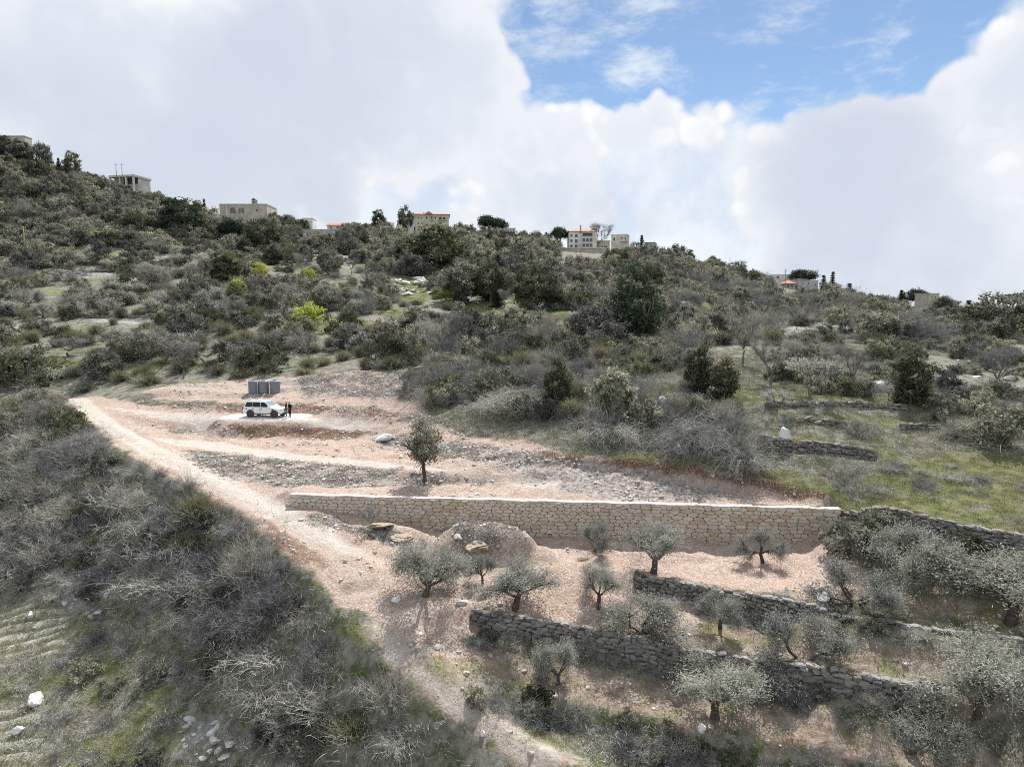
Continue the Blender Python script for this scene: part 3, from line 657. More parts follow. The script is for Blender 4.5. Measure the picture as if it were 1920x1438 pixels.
def clumps(rng, n, rx, rz, zc, shell=0.55, lump=0.22):
    d = rdir(rng, n); r = (shell + (1 - shell) * rng.rand(n, 1) ** .5)
    ph = rng.rand(6) * 6.28
    k = 1 + lump * (np.sin(d[:, :1] * 5 + ph[0]) * np.sin(d[:, 1:2] * 4.3 + ph[1]) + .7 * np.sin(d[:, 2:3] * 6 + ph[2] + d[:, :1] * 3))
    return d * r * k * np.array([rx, rx, rz]) + np.array([0, 0, zc])
def broadleaf(seed, leaf='oak', rx=2.2, rz=2.0, trunkh=1.2, ncl=75, per=58, size=0.30, cs=0.27, twigs=120, bark='greybark', flat=0.0):
    rng = np.random.RandomState(seed); w = Geo(); tips = []
    zc = trunkh + rz * .75
    top = np.array([rng.normal() * .15, rng.normal() * .15, trunkh])
    w.tube([np.array([0, 0, -.5]), np.array([0, 0, .05]), top * .55 + rng.normal(size=3) * .06, top], [0.26, 0.2, 0.16, 0.14], 7)
    for k in range(4):
        a = k * 1.57 + rng.rand()
        limb(w, rng, top, unit(np.array([np.cos(a), np.sin(a), 1.1])), rz * .75, 0.085, 1, tips, .7, .3)
    c = Geo(); C = clumps(rng, ncl, rx, rz, zc)
    if flat: C[:, 2] = np.maximum(C[:, 2], zc - rz * flat)
    C = C[C[:, 2] > 0.15]
    L = (C[:, None, :] + rng.normal(size=(len(C), per, 3)) * cs * np.array([1, 1, .75])).reshape(-1, 3)
    c.leaves(L, size, rng, 1.7, 0)
    if twigs:
        P = C[rng.randint(0, len(C), twigs)]; c.strands(P, unit(P - np.array([0, 0, zc * .4]) + rng.normal(size=P.shape) * .3), .9, 3, .03, .1, .15, rng, 1)
    return w.mesh('trunk', (M[bark],), True), c.mesh('crown', (M[leaf], M['twig']))
def shrub(seed, leaf='ever', rx=1.5, rz=1.1, ncl=48, per=50, size=0.24, cs=0.20, twigs=200):
    rng = np.random.RandomState(seed); c = Geo(); C = clumps(rng, ncl, rx, rz, rz * .72, .6, .28); C = C[C[:, 2] > 0.0]
    L = (C[:, None, :] + rng.normal(size=(len(C), per, 3)) * cs * np.array([1, 1, .8])).reshape(-1, 3); L = L[L[:, 2] > -.1]
    c.leaves(L, size, rng, 1.8, 0)
    P = rng.normal(size=(twigs, 3)) * np.array([rx * .3, rx * .3, 0]); D = unit(rng.normal(size=(twigs, 3)) * np.array([1, 1, .4]) + np.array([0, 0, .9]))
    c.strands(P, D, rz * (1.0 + .8 * rng.rand(twigs)), 4, .03, .15, .15, rng, 1)
    return c.mesh('leafy_shrub', (M[leaf], M['twig']))
def bare_shrub(seed, rx=1.4, rz=1.7, n=200, sub=9, m='twig', w=.028):
    rng = np.random.RandomState(seed); c = Geo()
    P = rng.normal(size=(n, 3)) * np.array([rx * .22, rx * .22, 0]); D = unit(rng.normal(size=(n, 3)) * np.array([rx, rx, rz * .4]) * .7 + np.array([0, 0, rz * .8]))
    D[:, 2] = np.abs(D[:, 2])
    Q = c.strands(P, D, rz * (.75 + .6 * rng.rand(n)), 5, w * 1.5, .12, .14, rng, 0)
    N = n * sub; k = rng.randint(0, n, N); j = rng.randint(2, 6, N); S = Q[k, j]
    D2 = unit(D[k] + rng.normal(size=(N, 3)) * .7 + np.array([0, 0, .2]))
    c.strands(S, D2, .3 + .4 * rng.rand(N), 2, w * .8, .05, .2, rng, 0)
    return c.mesh('bare_twigs', (M[m],))
def dry_brush(seed, rx=1.7, rz=1.0, n=420, sub=6, m='dry'):
    rng = np.random.RandomState(seed); c = Geo()
    P = rng.normal(size=(n, 3)) * np.array([rx * .45, rx * .45, 0]); P[:, 2] = rng.rand(n) * rz * .45
    lean = rng.normal(size=3) * np.array([.5, .5, 0])
    D = unit(rng.normal(size=(n, 3)) * np.array([1, 1, .35]) + np.array([0, 0, .75]) + lean)
    Q = c.strands(P, D, .7 + 1.1 * rng.rand(n), 5, .034, .55, .22, rng, 0)
    N = n * sub; k = rng.randint(0, n, N); j = rng.randint(1, 6, N); S = Q[k, j]
    D2 = unit(D[k] + rng.normal(size=(N, 3)) * .8)
    c.strands(S, D2, .22 + .4 * rng.rand(N), 2, .022, .35, .25, rng, 0)
    return c.mesh('dry_brush', (M[m],))
def broom(seed, rx=1.0, rz=1.5, n=1500, m='broom'):
    rng = np.random.RandomState(seed); c = Geo()
    P = rng.normal(size=(n, 3)) * np.array([rx * .38, rx * .38, 0]); P[:, 2] = rng.rand(n) * rz * .5
    D = unit(rng.normal(size=(n, 3)) * np.array([.5, .5, .2]) * rx + P * np.array([.7, .7, 0]) + np.array([0, 0, 1.0]))
    c.strands(P, D, rz * (.35 + .45 * rng.rand(n)), 3, .035, .08, .08, rng, 0)
    k = n // 4; c.strands(P[:k] * np.array([1.3, 1.3, 1]), D[:k], rz * (.5 + .3 * rng.rand(k)), 3, .03, .3, .12, rng, 1)
    return c.mesh('broom', (M[m], M['dry']))
def bare_tree(seed, h=5.0, m='twig', blossom=0, spread=.75):
    rng = np.random.RandomState(seed); w = Geo(); tips = []
    limb(w, rng, np.array([0, 0, -.3]), np.array([0, 0, 1.0]), h * .34, .13, 0, [], 0, 0, 4, .07)
    st_ = np.array([0, 0, h * .3])
    for k in range(5):
        a = k * 1.26 + rng.rand() * .8
        limb(w, rng, st_ + np.array([0, 0, rng.rand() * .2]), unit(np.array([np.cos(a) * spread, np.sin(a) * spread, 1])), h * .30, .06, 2, tips, .6, .3, 4, .12, 0, (2, 3))
    c = Geo(); T = np.array([t[0] for t in tips]); Dn = np.array([t[1] for t in tips]); N = 1300
    k = rng.randint(0, len(T), N)
    Q = c.strands(T[k] + rng.normal(size=(N, 3)) * .08, unit(Dn[k] + rng.normal(size=(N, 3)) * .75 + np.array([0, 0, .2])), h * (.08 + .1 * rng.rand(N)), 3, .026, .02, .18, rng, 0)
    mats = [M[m]]
    if blossom:
        P = Q.reshape(-1, 3); c.leaves(P[rng.randint(0, len(P), blossom)] + rng.normal(size=(blossom, 3)) * .06, .13, rng, 1.3, 1); mats.append(M['blossom'])
    return w.mesh('bare_trunk', (M['greybark'],), True), c.mesh('bare_crown', mats)
def conifer(seed, h=6.0, r=1.5, lay=14):
    rng = np.random.RandomState(seed); w = Geo(); w.tube([(0, 0, -.4), (0, 0, h * .5), (0, 0, h * .98)], [.2, .12, .02], 6); c = Geo()
    for i in range(lay):
        t = i / (lay - 1); z = h * (.1 + .88 * t); rr = r * (1 - t) ** .8 + .12; nb = 7 + int(6 * (1 - t))
        for a in rng.rand(nb) * 6.28:
            d = np.array([np.cos(a), np.sin(a), -.12]); q = rr * (.7 + .5 * rng.rand()); k = 34
            s_ = rng.rand(k, 1); C = np.array([0, 0, z]) + d * q * s_ + rng.normal(size=(k, 3)) * np.array([.14, .14, .09]) * (1.3 - s_)
            c.leaves(C, .24, rng, 2.2, 0)
    return w.mesh('conifer_trunk', (M['bark'],), True), c.mesh('conifer_crown', (M['conifer'],))
def umbrella(seed, h=6.0, rx=3.0):
    rng = np.random.RandomState(seed); w = Geo(); tips = []
    w.tube([(0, 0, -.4), (.1, 0, h * .3), (.05, .1, h * .58)], [.24, .18, .15], 7)
    for k in range(6): limb(w, rng, np.array([.05, .1, h * .55]), unit(np.array([np.cos(k * 1.05), np.sin(k * 1.05), .6])), rx * .7, .08, 0, tips, .5, .2)
    c = Geo(); C = clumps(rng, 130, rx, h * .26, h * .72, .55, .15); C[:, 2] = np.maximum(C[:, 2], h * .62)
    c.leaves((C[:, None, :] + rng.normal(size=(len(C), 50, 3)) * .28).reshape(-1, 3), .26, rng, 2.0, 0)
    return w.mesh('pine_trunk', (M['bark'],), True), c.mesh('pine_crown', (M['conifer'],))
def mheight(me):
    a = np.empty(len(me.vertices) * 3, np.float32); me.vertices.foreach_get('co', a); a = a.reshape(-1, 3)
    return float(np.percentile(a[:, 2], 99)), float(np.percentile(np.abs(a[:, 0]), 97) * 2)
LIB = {}
LIB['olive'] = [olive(11), olive(12, lean=.35, limbs=5), olive(13, trunkh=1.3, limbs=3), olive(14, trunkh=.7, limbs=5, spreadw=1.5, gnarl=.28), olive(15, limbs=4, trunkh=1.2, n=10000), olive(16, n=16000, limbs=5, trunkh=.6)]
LIB['paleolive'] = [olive(21, 'paleolive', 4200, .5, 5, size=.2), olive(22, 'paleolive', 4200, .6, 4, size=.2)]
LIB['oak'] = [broadleaf(31), broadleaf(32, rx=2.0, rz=2.4), broadleaf(33, rx=2.6, rz=1.9, trunkh=1.0), broadleaf(34, rx=1.5, rz=2.6, trunkh=.7)]
LIB['ever'] = [broadleaf(35, 'ever', twigs=220), broadleaf(36, 'ever', rx=2.5, rz=2.0, trunkh=.8, twigs=220), broadleaf(37, 'ever', rx=1.8, rz=2.3, trunkh=.6, twigs=220)]
LIB['lone'] = [broadleaf(38, 'ever', rx=1.05, rz=2.0, trunkh=1.9, ncl=80, per=60, size=.17, cs=.26, twigs=80, bark='bark')]
LIB['lime'] = [broadleaf(41, 'lime', rx=1.6, rz=1.9, trunkh=.8, ncl=55, per=32), broadleaf(42, 'lime', rx=1.3, rz=2.2, trunkh=.6, ncl=45, per=30)]
LIB['bare'] = [bare_tree(51), bare_tree(52, 5.5), bare_tree(53, 4.5, spread=1.0)]
LIB['blossom'] = [bare_tree(55, 4.2, 'dry', 1500, 1.0), bare_tree(56, 4.0, 'dry', 2200, 1.0)]
LIB['palebare'] = [bare_tree(57, 3.6, 'dry', 0, 1.3), bare_tree(58, 3.2, 'dry', 0, 1.4)]
LIB['conifer'] = [conifer(61), conifer(62, 6.5, 2.3), conifer(63, 6.5, 1.1)]
LIB['cedar'] = [broadleaf(67, 'conifer', rx=1.9, rz=3.0, trunkh=.4, ncl=120, per=45, size=.26, cs=.30, twigs=0)]
LIB['pine'] = [umbrella(65), umbrella(66, 5.5, 2.4)]
SH = {}
SH['ever'] = [shrub(71), shrub(72, rx=1.8), shrub(73, rx=1.3, rz=1.4), shrub(74, 'ever', rx=1.5, rz=1.3), shrub(75, 'oak', rx=1.9, rz=1.2)]
SH['bare'] = [bare_shrub(81), bare_shrub(82, 1.7, 1.4), bare_shrub(83, 1.2, 2.0), bare_shrub(84, 1.6, 1.6, m='dry')]
SH['dry'] = [dry_brush(91), dry_brush(92, 2.0, .8), dry_brush(93, 1.4, 1.3), dry_brush(94, 1.8, 1.1), dry_brush(95, 1.5, .9, m='twig')]
SH['broom'] = [broom(101), broom(102, 1.3, 1.3), broom(103, .8, 1.7)]
SH['pale'] = [shrub(76, 'paleolive', rx=1.5, rz=1.2, twigs=120)]
SIZE = {me.name: mheight(me) for k in SH for me in SH[k]}
SIZE.update({p[1].name: mheight(p[1]) for k in LIB for p in LIB[k]})

prng = np.random.RandomState(5)
def slope_floor(x, y, r=0.4):
    return float(np.min(hgt([x, x - r, x + r, x, x], [y, y, y, y - r, y + r])))
def plant_tree(kind, px, py, hpx, wpx, name, label, cat='tree', group=None, var=None, rz=None, pos=None, sz=None):
    """a tree rooted where the photo shows its foot, hpx tall and wpx wide there"""
    p = hit(px, py) if pos is None else pos
    tr_, cr_ = LIB[kind][prng.randint(len(LIB[kind])) if var is None else var]
    h0, w0 = SIZE[cr_.name]; mpp = p.y / F
    if sz is None: hpx = hpx + max(0, float(proj(p.x, p.y, p.z)[1]) - py)      # rooted a little behind the crest
    sz_ = (wpx * mpp / w0, hpx * mpp / h0) if sz is None else (sz, sz)
    o = thing(name, label, cat, (p.x, p.y, slope_floor(p.x, p.y) - 0.03), prng.rand() * 6.28 if rz is None else rz, group, (sz_[0], sz_[0], sz_[1]))
    obj('trunk', tr_, o); obj('crown', cr_, o)
    return o
def plant_shrub(kind, p, s, name, label, cat, group, var=None):
    me = SH[kind][prng.randint(len(SH[kind])) if var is None else var]
    return tag(obj(name, me, None, (p[0], p[1], slope_floor(p[0], p[1]) - .05), (prng.normal() * .08, prng.normal() * .08, prng.rand() * 6.28), (s * (.85 + .3 * prng.rand()), s * (.85 + .3 * prng.rand()), s * (.85 + .3 * prng.rand()))), label, cat, group)

# --- geometry-node scatter for what nobody could count
def scatter(name, pts, sc, meshes, label, cat=None):
    pts = np.asarray(pts, np.float32)
    if not len(pts): return None
    me = bpy.data.meshes.new(name); me.vertices.add(len(pts)); me.vertices.foreach_set('co', pts.ravel())
    a = me.attributes.new('sc', 'FLOAT', 'POINT'); a.data.foreach_set('value', np.asarray(sc, np.float32))
    rot = np.zeros((len(pts), 3), np.float32); rot[:, 2] = prng.rand(len(pts)) * 6.28; rot[:, :2] = prng.normal(size=(len(pts), 2)) * .12
    a = me.attributes.new('rt', 'FLOAT_VECTOR', 'POINT'); a.data.foreach_set('vector', rot.ravel())
    a = me.attributes.new('vi', 'INT', 'POINT'); a.data.foreach_set('value', prng.randint(0, len(meshes), len(pts)).astype(np.int32))
    o = tag(obj(name, me), label, cat, None, 'stuff')
    ng = bpy.data.node_groups.new(name, 'GeometryNodeTree')
    ng.interface.new_socket('Geometry', in_out='INPUT', socket_type='NodeSocketGeometry'); ng.interface.new_socket('Geometry', in_out='OUTPUT', socket_type='NodeSocketGeometry')
    N = ng.nodes; L = ng.links
    gi = N.new('NodeGroupInput'); go = N.new('NodeGroupOutput'); jn = N.new('GeometryNodeJoinGeometry')
    def na(nm, ty):
        k = N.new('GeometryNodeInputNamedAttribute'); k.data_type = ty; k.inputs['Name'].default_value = nm; return k.outputs['Attribute']
    s_, r_, v_ = na('sc', 'FLOAT'), na('rt', 'FLOAT_VECTOR'), na('vi', 'INT')
    for i, m in enumerate(meshes):
        src = bpy.data.objects.new(name + '_piece', m)
        oi = N.new('GeometryNodeObjectInfo'); oi.inputs['Object'].default_value = src; oi.inputs['As Instance'].default_value = True
        ip = N.new('GeometryNodeInstanceOnPoints'); cmp = N.new('FunctionNodeCompare'); cmp.data_type = 'INT'; cmp.operation = 'EQUAL'
        L.new(v_, cmp.inputs[2]); cmp.inputs[3].default_value = i
        L.new(gi.outputs[0], ip.inputs['Points']); L.new(cmp.outputs[0], ip.inputs['Selection']); L.new(oi.outputs['Geometry'], ip.inputs['Instance'])
        L.new(r_, ip.inputs['Rotation']); L.new(s_, ip.inputs['Scale']); L.new(ip.outputs[0], jn.inputs[0])
    L.new(jn.outputs[0], go.inputs[0])
    md = o.modifiers.new('scatter', 'NODES'); md.node_group = ng
    return o

# ------------------------------------------------------------------ olive grove and other trees that can be told apart
OL = [(797, 1118, 108, 150, 5, 'broad dark olive tree beside the dirt track, foremost below the masonry wall'),
      (905, 1098, 62, 62, 2, 'slender little olive tree between two broad olives below the rubble mound'),
      (965, 1143, 100, 145, 1, 'wide two-stemmed olive tree on the terrace edge below the rubble mound'),
      (1115, 1035, 62, 78, 0, 'small olive tree with bent trunk in front of the masonry wall beside the mound'),
      (1225, 1076, 98, 108, 4, 'tall olive tree on the red terrace edge in front of the masonry wall'),
      (1430, 1056, 72, 95, 0, 'small round olive tree alone on bare pink soil before the masonry wall'),
      (1122, 1142, 88, 98, 2, 'small straight olive tree with grass at its foot below the bent olive'),
      (1215, 1197, 104, 160, 1, 'wide grey olive tree at the edge of the second terrace'),
      (1350, 1178, 74, 92, 2, 'small olive tree under the first drystone terrace wall'),
      (1500, 1247, 116, 200, 3, 'spreading olive tree with many limbs on top of the second terrace wall'),
      (1592, 1142, 95, 200, 3, 'low olive tree with two crooked limbs leaning over the first terrace wall'),
      (1712, 1078, 96, 150, 5, 'bushy olive tree below the dark drystone wall of the meadow'),
      (1893, 1168, 138, 180, 4, 'tall olive tree with leaning trunk above the long terrace wall'),
      (1830, 1340, 172, 220, 1, 'largest olive tree with forked trunk on the lower terrace'),
      (1705, 1412, 128, 190, 3, 'olive tree with bare twisted limbs on the lowest terrace'),
      (1340, 1347, 112, 150, 4, 'olive tree with weeds round its trunk on the third terrace'),
      (1045, 1283, 92, 88, 5, 'pale bushy olive with crown reaching the ground at the third terrace edge'),
      (1985, 1090, 120, 150, 0, 'olive tree past the end of the meadow wall'),
      (1960, 1440, 150, 190, 2, 'olive tree on the lowest terrace past the largest olive')]
for px, py, h, w, v, lb in OL:
    plant_tree('olive', px, py, h * 1.0, w * 1.02, 'olive_tree', lb, 'olive tree', 'olive trees on the terraces', v)
plant_tree('lone', 797, 905, 122, 56, 'young_oak', 'lone slim evergreen tree with bare trunk on the cleared terrace', 'tree', None, 0)
sap = plant_tree('bare', 696, 992, 50, 45, 'bare_sapling', 'thin leafless sapling in front of the low end of the masonry wall', 'tree', None, 0)
TR = [('oak', 815, 507, 76, 112, 0, 'great_oak', 'huge broad grey-green oak standing below the red-roofed villa'),
      ('cedar', 340, 450, 74, 84, 0, 'dark_conifer', 'broad dark conifer on the slope below the belfry church'),
      ('oak', 255, 447, 48, 52, 1, 'dark_oak', 'dark oak beside the broad conifer on the church slope'),
      ('pine', 435, 467, 50, 46, 1, 'umbrella_pine', 'small umbrella-shaped pine with visible stem below the church'),
      ('oak', 492, 473, 58, 68, 2, 'dark_oak', 'dark bushy oak next to the small umbrella pine'),
      ('oak', 428, 527, 56, 50, 3, 'dark_oak', 'compact near-black evergreen on the rocky terrace'),
      ('bare', 285, 558, 62, 72, 1, 'bare_tree', 'grey leafless tree rising above the terrace scrub'),
      ('lime', 445, 562, 40, 32, 1, 'lime_tree', 'small lime-green young tree on its own among scrub'),
      ('lime', 578, 550, 48, 40, 1, 'lime_tree', 'tall lime-green tree at the edge of a grassy gap'),
      ('lime', 580, 612, 44, 52, 0, 'lime_tree', 'roundest lime-green tree beside a white bush'),
      ('lime', 488, 522, 30, 30, 1, 'lime_tree', 'small lime-green tree next to the near-black evergreen'),
      ('lime', 842, 568, 26, 42, 0, 'lime_tree', 'low lime-green bush-like tree below the huge oak'),
      ('lime', 200, 458, 26, 52, 0, 'lime_tree', 'yellow-green tree on the slope below the flat concrete building'),
      ('oak', 1000, 582, 80, 92, 2, 'dark_oak', 'large round dark evergreen oak at the head of the green clearing'),
      ('oak', 920, 566, 74, 66, 1, 'dark_oak', 'tall evergreen oak next to the green clearing'),
      ('ever', 860, 566, 70, 70, 2, 'evergreen_tree', 'grey-green evergreen between the huge oak and the green clearing'),
      ('cedar', 1190, 637, 132, 92, 0, 'dark_conifer', 'tall dark cedar-like conifer in the middle of the hillside'),
      ('ever', 1110, 643, 68, 84, 1, 'grey_tree', 'pale grey-leaved tree at the foot of the tall conifer'),
      ('conifer', 932, 577, 32, 20, 2, 'small_conifer', 'tiny cone-shaped conifer on the green clearing'),
      ('conifer', 750, 493, 28, 30, 0, 'small_conifer', 'small dark conifer by the rocks below the villa'),
      ('oak', 1310, 742, 92, 54, 3, 'dark_oak', 'ivy-dark evergreen tree above the brush heap'),
      ('oak', 1358, 748, 76, 50, 3, 'dark_oak', 'shorter dark evergreen next to the leafless tall trees'),
      ('oak', 1708, 757, 108, 64, 3, 'ivy_tree', 'tall ivy-covered trunk standing alone on the scrubby slope'),
      ('bare', 1392, 685, 105, 66, 1, 'bare_tree', 'tall leafless tree with dark stems below the pale rock outcrop'),
      ('bare', 1445, 722, 86, 92, 2, 'bare_tree', 'wide silvery leafless tree below the rock outcrop'),
      ('blossom', 1520, 747, 78, 80, 0, 'blossoming_tree', 'pale almond-like tree with two stems at the meadow terrace'),
      ('bare', 1600, 727, 78, 50, 0, 'bare_tree', 'thin leafless tree with single dark stem on the scrubby slope'),
      ('bare', 1868, 735, 88, 60, 0, 'bare_tree', 'leafless tree among grey boulders on the scrubby slope'),
      ('oak', 1045, 768, 98, 50, 3, 'dark_oak', 'dark evergreen column above the cleared rubble bank'),
      ('ever', 1150, 795, 104, 80, 2, 'evergreen_tree', 'tall grey-topped evergreen over the brush above the cleared plot'),
      ('ever', 1880, 625, 74, 110, 1, 'evergreen_tree', 'bushy half-bare tree on the skyline past the low dark houses'),
      ('bare', 1440, 605, 55, 60, 2, 'bare_tree', 'brown leafless tree on top of the rock outcrop'),
      ('pine', 1505, 531, 24, 44, 1, 'umbrella_pine', 'flat dark umbrella pine behind the white house'),
      ('pine', 1716, 574, 31, 44, 0, 'umbrella_pine', 'large round umbrella pine on the skyline beside the stone tower'),
      ('conifer', 1543, 549, 32, 15, 2, 'cypress', 'stout dark cypress beside the white house'),
      ('conifer', 1560, 547, 36, 14, 2, 'cypress', 'pointed fir with thin tip next to the cypress'),
      ('conifer', 1592, 552, 20, 20, 0, 'ridge_conifer', 'round-topped conifer alone on the descending ridge'),
      ('conifer', 1689, 574, 29, 18, 0, 'ridge_conifer', 'pointed conifer touching the large umbrella pine'),
      ('conifer', 1815, 586, 22, 24, 0, 'ridge_conifer', 'ragged conifer between the two low dark houses'),
      ('ever', 1768, 590, 34, 40, 0, 'ridge_tree', 'ragged tree leaning against the stone tower'),
      ('pine', 915, 436, 30, 34, 1, 'umbrella_pine', 'pine group crown on the skyline beside a small white hut'),
      ('pine', 938, 436, 24, 26, 1, 'umbrella_pine', 'smaller pine next to the white hut on the skyline'),
      ('pine', 1050, 452, 24, 30, 1, 'umbrella_pine', 'pine next to the tall arched villa'),
      ('bare', 1122, 458, 38, 40, 1, 'bare_tree', 'big leafless tree behind the tall arched villa'),
      ('oak', 760, 408, 18, 30, 2, 'ridge_oak', 'dark spreading tree behind the white annex'),
      ('oak', 710, 424, 28, 26, 1, 'ridge_oak', 'dark tree before the white annex'),
      ('conifer', 1203, 470, 27, 16, 0, 'ridge_conifer', 'twin-tipped dark conifer by the grey stone house'),
      ('palebare', 325, 674, 58, 110, 0, 'pale_bare_tree', 'wide tangle of pale bare branches above the top of the track'), ('palebare', 388, 680, 42, 84, 1, 'pale_bare_tree', 'smaller tangle of pale bare branches beside the wide one'), ('palebare', 130, 668, 36, 66, 1, 'pale_bare_tree', 'low pale bare tree among brooms above the track head'),
      ('palebare', 228, 664, 44, 74, 0, 'pale_bare_tree', 'pale bare tree between brooms and the wide bare tangle'), ('palebare', 562, 664, 36, 58, 1, 'pale_bare_tree', 'pale bare tree at the end of the pale low terrace wall'), ('blossom', 126, 530, 24, 48, 1, 'blossoming_tree', 'white flowering tree on the long straight terrace wall'), ('blossom', 545, 606, 28, 46, 1, 'blossoming_tree', 'white flowering bush-like tree beside the roundest lime-green tree'),
      ('blossom', 1455, 770, 40, 60, 0, 'blossoming_tree', 'low pale flowering tree at the near end of the upper grassy wall'),
      ('oak', 8, 284, 26, 34, 1, 'ridge_oak', 'dark oak hiding the foot of the house on the steep skyline'), ('ever', 40, 290, 24, 34, 0, 'ridge_oak', 'grey oak at the corner of the house on the steep skyline'), ('ever', 75, 292, 20, 34, 1, 'ridge_oak', 'grey oak just downhill of the house on the steep skyline'),
      ('oak', 1738, 592, 26, 26, 0, 'ridge_oak', 'dark oak covering the foot of the stone tower'),
      ('oak', 135, 312, 24, 30, 1, 'ridge_oak', 'round dark tree on the steep skyline above the flat building')]
for k, px, py, h, w, v, nm, lb in TR: plant_tree(k, px, py, h, w, nm, lb, 'tree', None, v)

def landmark(x_, y_):
    u, v = proj(x_, y_, hz1(x_, y_))
    if v < 480 and u < 300: return 'on the steep slope under the concrete building'
    if v < 480 and u < 600: return 'on the slope under the belfry church'
    if v < 480 and u < 900: return 'below the red-roofed villa'
    if v < 540 and 900 <= u < 1300: return 'on the slope under the tall arched villa'
    if v < 600 and u >= 1300: return 'on the ridge slope under the white house'
    if v < 600 and u < 450: return 'on the old orchard terraces'
    if v < 600 and u < 750: return 'near the lime-green trees'
    if u >= 1300: return 'beside the pale rock outcrop'
    if v < 640 and u < 1080: return 'around the green clearing'
    if v < 680 and u >= 1080: return 'beside the tall dark cedar-like conifer'
    if u < 450: return 'above the top of the dirt track'
    if u < 760: return 'above the grey water tanks'
    return 'above the cleared plot'
def grade(v, a, b): return 'small' if v < a else 'large' if v > b else 'mid-sized'
# ridge trees breaking the skyline, one kind after another along the crest
for i, u in enumerate(np.linspace(60, 1900, 74)):
    u = u + prng.normal() * 9; kd = ('oak', 'ever', 'ever', 'conifer', 'oak', 'bare', 'pine')[prng.randint(7)]
    if any(a - 4 < u < b + 4 for a, b in ((205, 285), (408, 506), (742, 848), (1062, 1122), (1140, 1182), (1446, 1540), (1735, 1765), (562, 650))): continue
    c = crest; v = float(np.interp(u, [q[0] for q in c], [q[1] for q in c])); p = hit(u, v + 3); k = (.55 + .6 * prng.rand()) * (1.3 if kd != 'pine' else 1.0)
    plant_tree(kd, 0, 0, 0, 0, 'skyline_tree', {'oak': 'dark oak', 'ever': 'grey-green evergreen', 'conifer': 'dark conifer', 'bare': 'leafless tree', 'pine': 'umbrella pine'}[kd] + ' on the skyline ' + ('of the steep slope' if u < 400 else 'between church and red-roofed villa' if u < 745 else 'between red-roofed villa and tall arched villa' if u < 1065 else 'between tall arched villa and white house' if u < 1460 else 'past the white house'), 'tree', 'trees along the skyline', pos=p, sz=k)
# ------------------------------------------------------------------ shrubs: sown over the ground by kind of place
def sow(n, x0, x1, y0, y1, rng, fan=True):
    y = np.sqrt(rng.rand(n) * (y1 ** 2 - y0 ** 2) + y0 ** 2); u = rng.rand(n) * (x1 - x0) + x0
    return u * y, y
def sample(A, x, y):
    i = np.clip(np.searchsorted(GX, x), 0, NX - 1); j = np.clip(np.searchsorted(GY, y), 0, NY - 1); return A[j, i]
def thin(x, y, dmin):
    """drop plants that crowd each other"""
    keep = []; cell = {}
    for i in range(len(x)):
        d = dmin[i] if np.ndim(dmin) else dmin
        c = (int(x[i] // 3), int(y[i] // 3)); ok = True
        for a in (-1, 0, 1):
            for b in (-1, 0, 1):
                for k in cell.get((c[0] + a, c[1] + b), ()):
                    if (x[k] - x[i]) ** 2 + (y[k] - y[i]) ** 2 < d * d: ok = False; break
        if ok: cell.setdefault(c, []).append(i); keep.append(i)
    return np.array(keep, int)
def keepout(px, py):
    r = np.zeros(px.shape, bool)
    for x0, y0, x1, y1 in HOUSES_KEEP: r |= (px > x0) & (px < x1) & (py > y0) & (py < y1)
    return r
HOUSES_KEEP = [(200, 325, 285, 360), (405, 383, 510, 428), (735, 400, 855, 458), (1040, 440, 1145, 508), (1140, 440, 1232, 482), (1445, 510, 1545, 566), (1690, 560, 1862, 600), (565, 415, 650, 455), (922, 425, 968, 446)]
rng = np.random.RandomState(77)
# upper hillside
x, y = sow(9000, -0.85, 0.85, 98, 350, rng)
z = hgt(x, y); px, py = proj(x, y, z)
g = sample(grass, x, y); rk_ = sample(rock, x, y); so_ = np.maximum(sample(soil, x, y), sample(gravel, x, y))
n1_ = fbm(x / 22, y / 22, 4, 91); n2_ = fbm(x / 15, y / 15, 3, 95)
ok = (g < .3) & (rk_ < .45) & (so_ < .2) & ~keepout(px, py) & (px > -120) & (px < 2040)
ok &= rng.rand(len(x)) < np.where((px > 1480) & (y < 125), .35, .25 + 1.5 * np.clip(n1_ - .32, 0, 1) * 2)
ok &= ~((py > 465) & (py < 535) & (px < 700) & (rng.rand(len(x)) < .62))           # open rocky terraces
x, y, px, py, n1_, n2_ = (a[ok] for a in (x, y, px, py, n1_, n2_))
k = thin(x, y, 1.5 + 1.5 * rng.rand(len(x))); x, y, px, py, n1_, n2_ = (a[k] for a in (x, y, px, py, n1_, n2_))
rr = rng.rand(len(x)); kind = np.where(rr < .44, 0, np.where(rr < .68, 1, 2))       # evergreen, bare, broom
leftmid = (px < 800) & (py > 590); kind = np.where(leftmid & (rr > .30), 2, kind); kind = np.where((px > 1250) & (rr > .40) & (rr < .86), 1, kind); kind = np.where((py < 520) & (rr > .55), 0, kind)
szs = np.where(kind == 0, 1.0 + 1.0 * rng.rand(len(x)) ** 1.5, np.where(kind == 1, .9 + .9 * rng.rand(len(x)), .8 + .6 * rng.rand(len(x))))
szs = szs * np.where(y > 210, 1.35, 1.0) * np.where(n2_ > .6, 1.25, 1.0)
SK = [('ever', 'evergreen_shrub', '%s rounded grey-green evergreen shrub %s', 'evergreen shrubs on the upper hillside', 'distant dark evergreen scrub thinning towards the ridge'),
      ('bare', 'leafless_shrub', '%s leafless brown-grey twiggy shrub %s', 'leafless shrubs on the upper hillside', 'distant grey leafless scrub thinning towards the ridge'),
      ('broom', 'broom_shrub', '%s brush-like olive-green broom bush %s', 'broom bushes on the upper hillside', 'distant olive-green broom scrub thinning towards the ridge')]
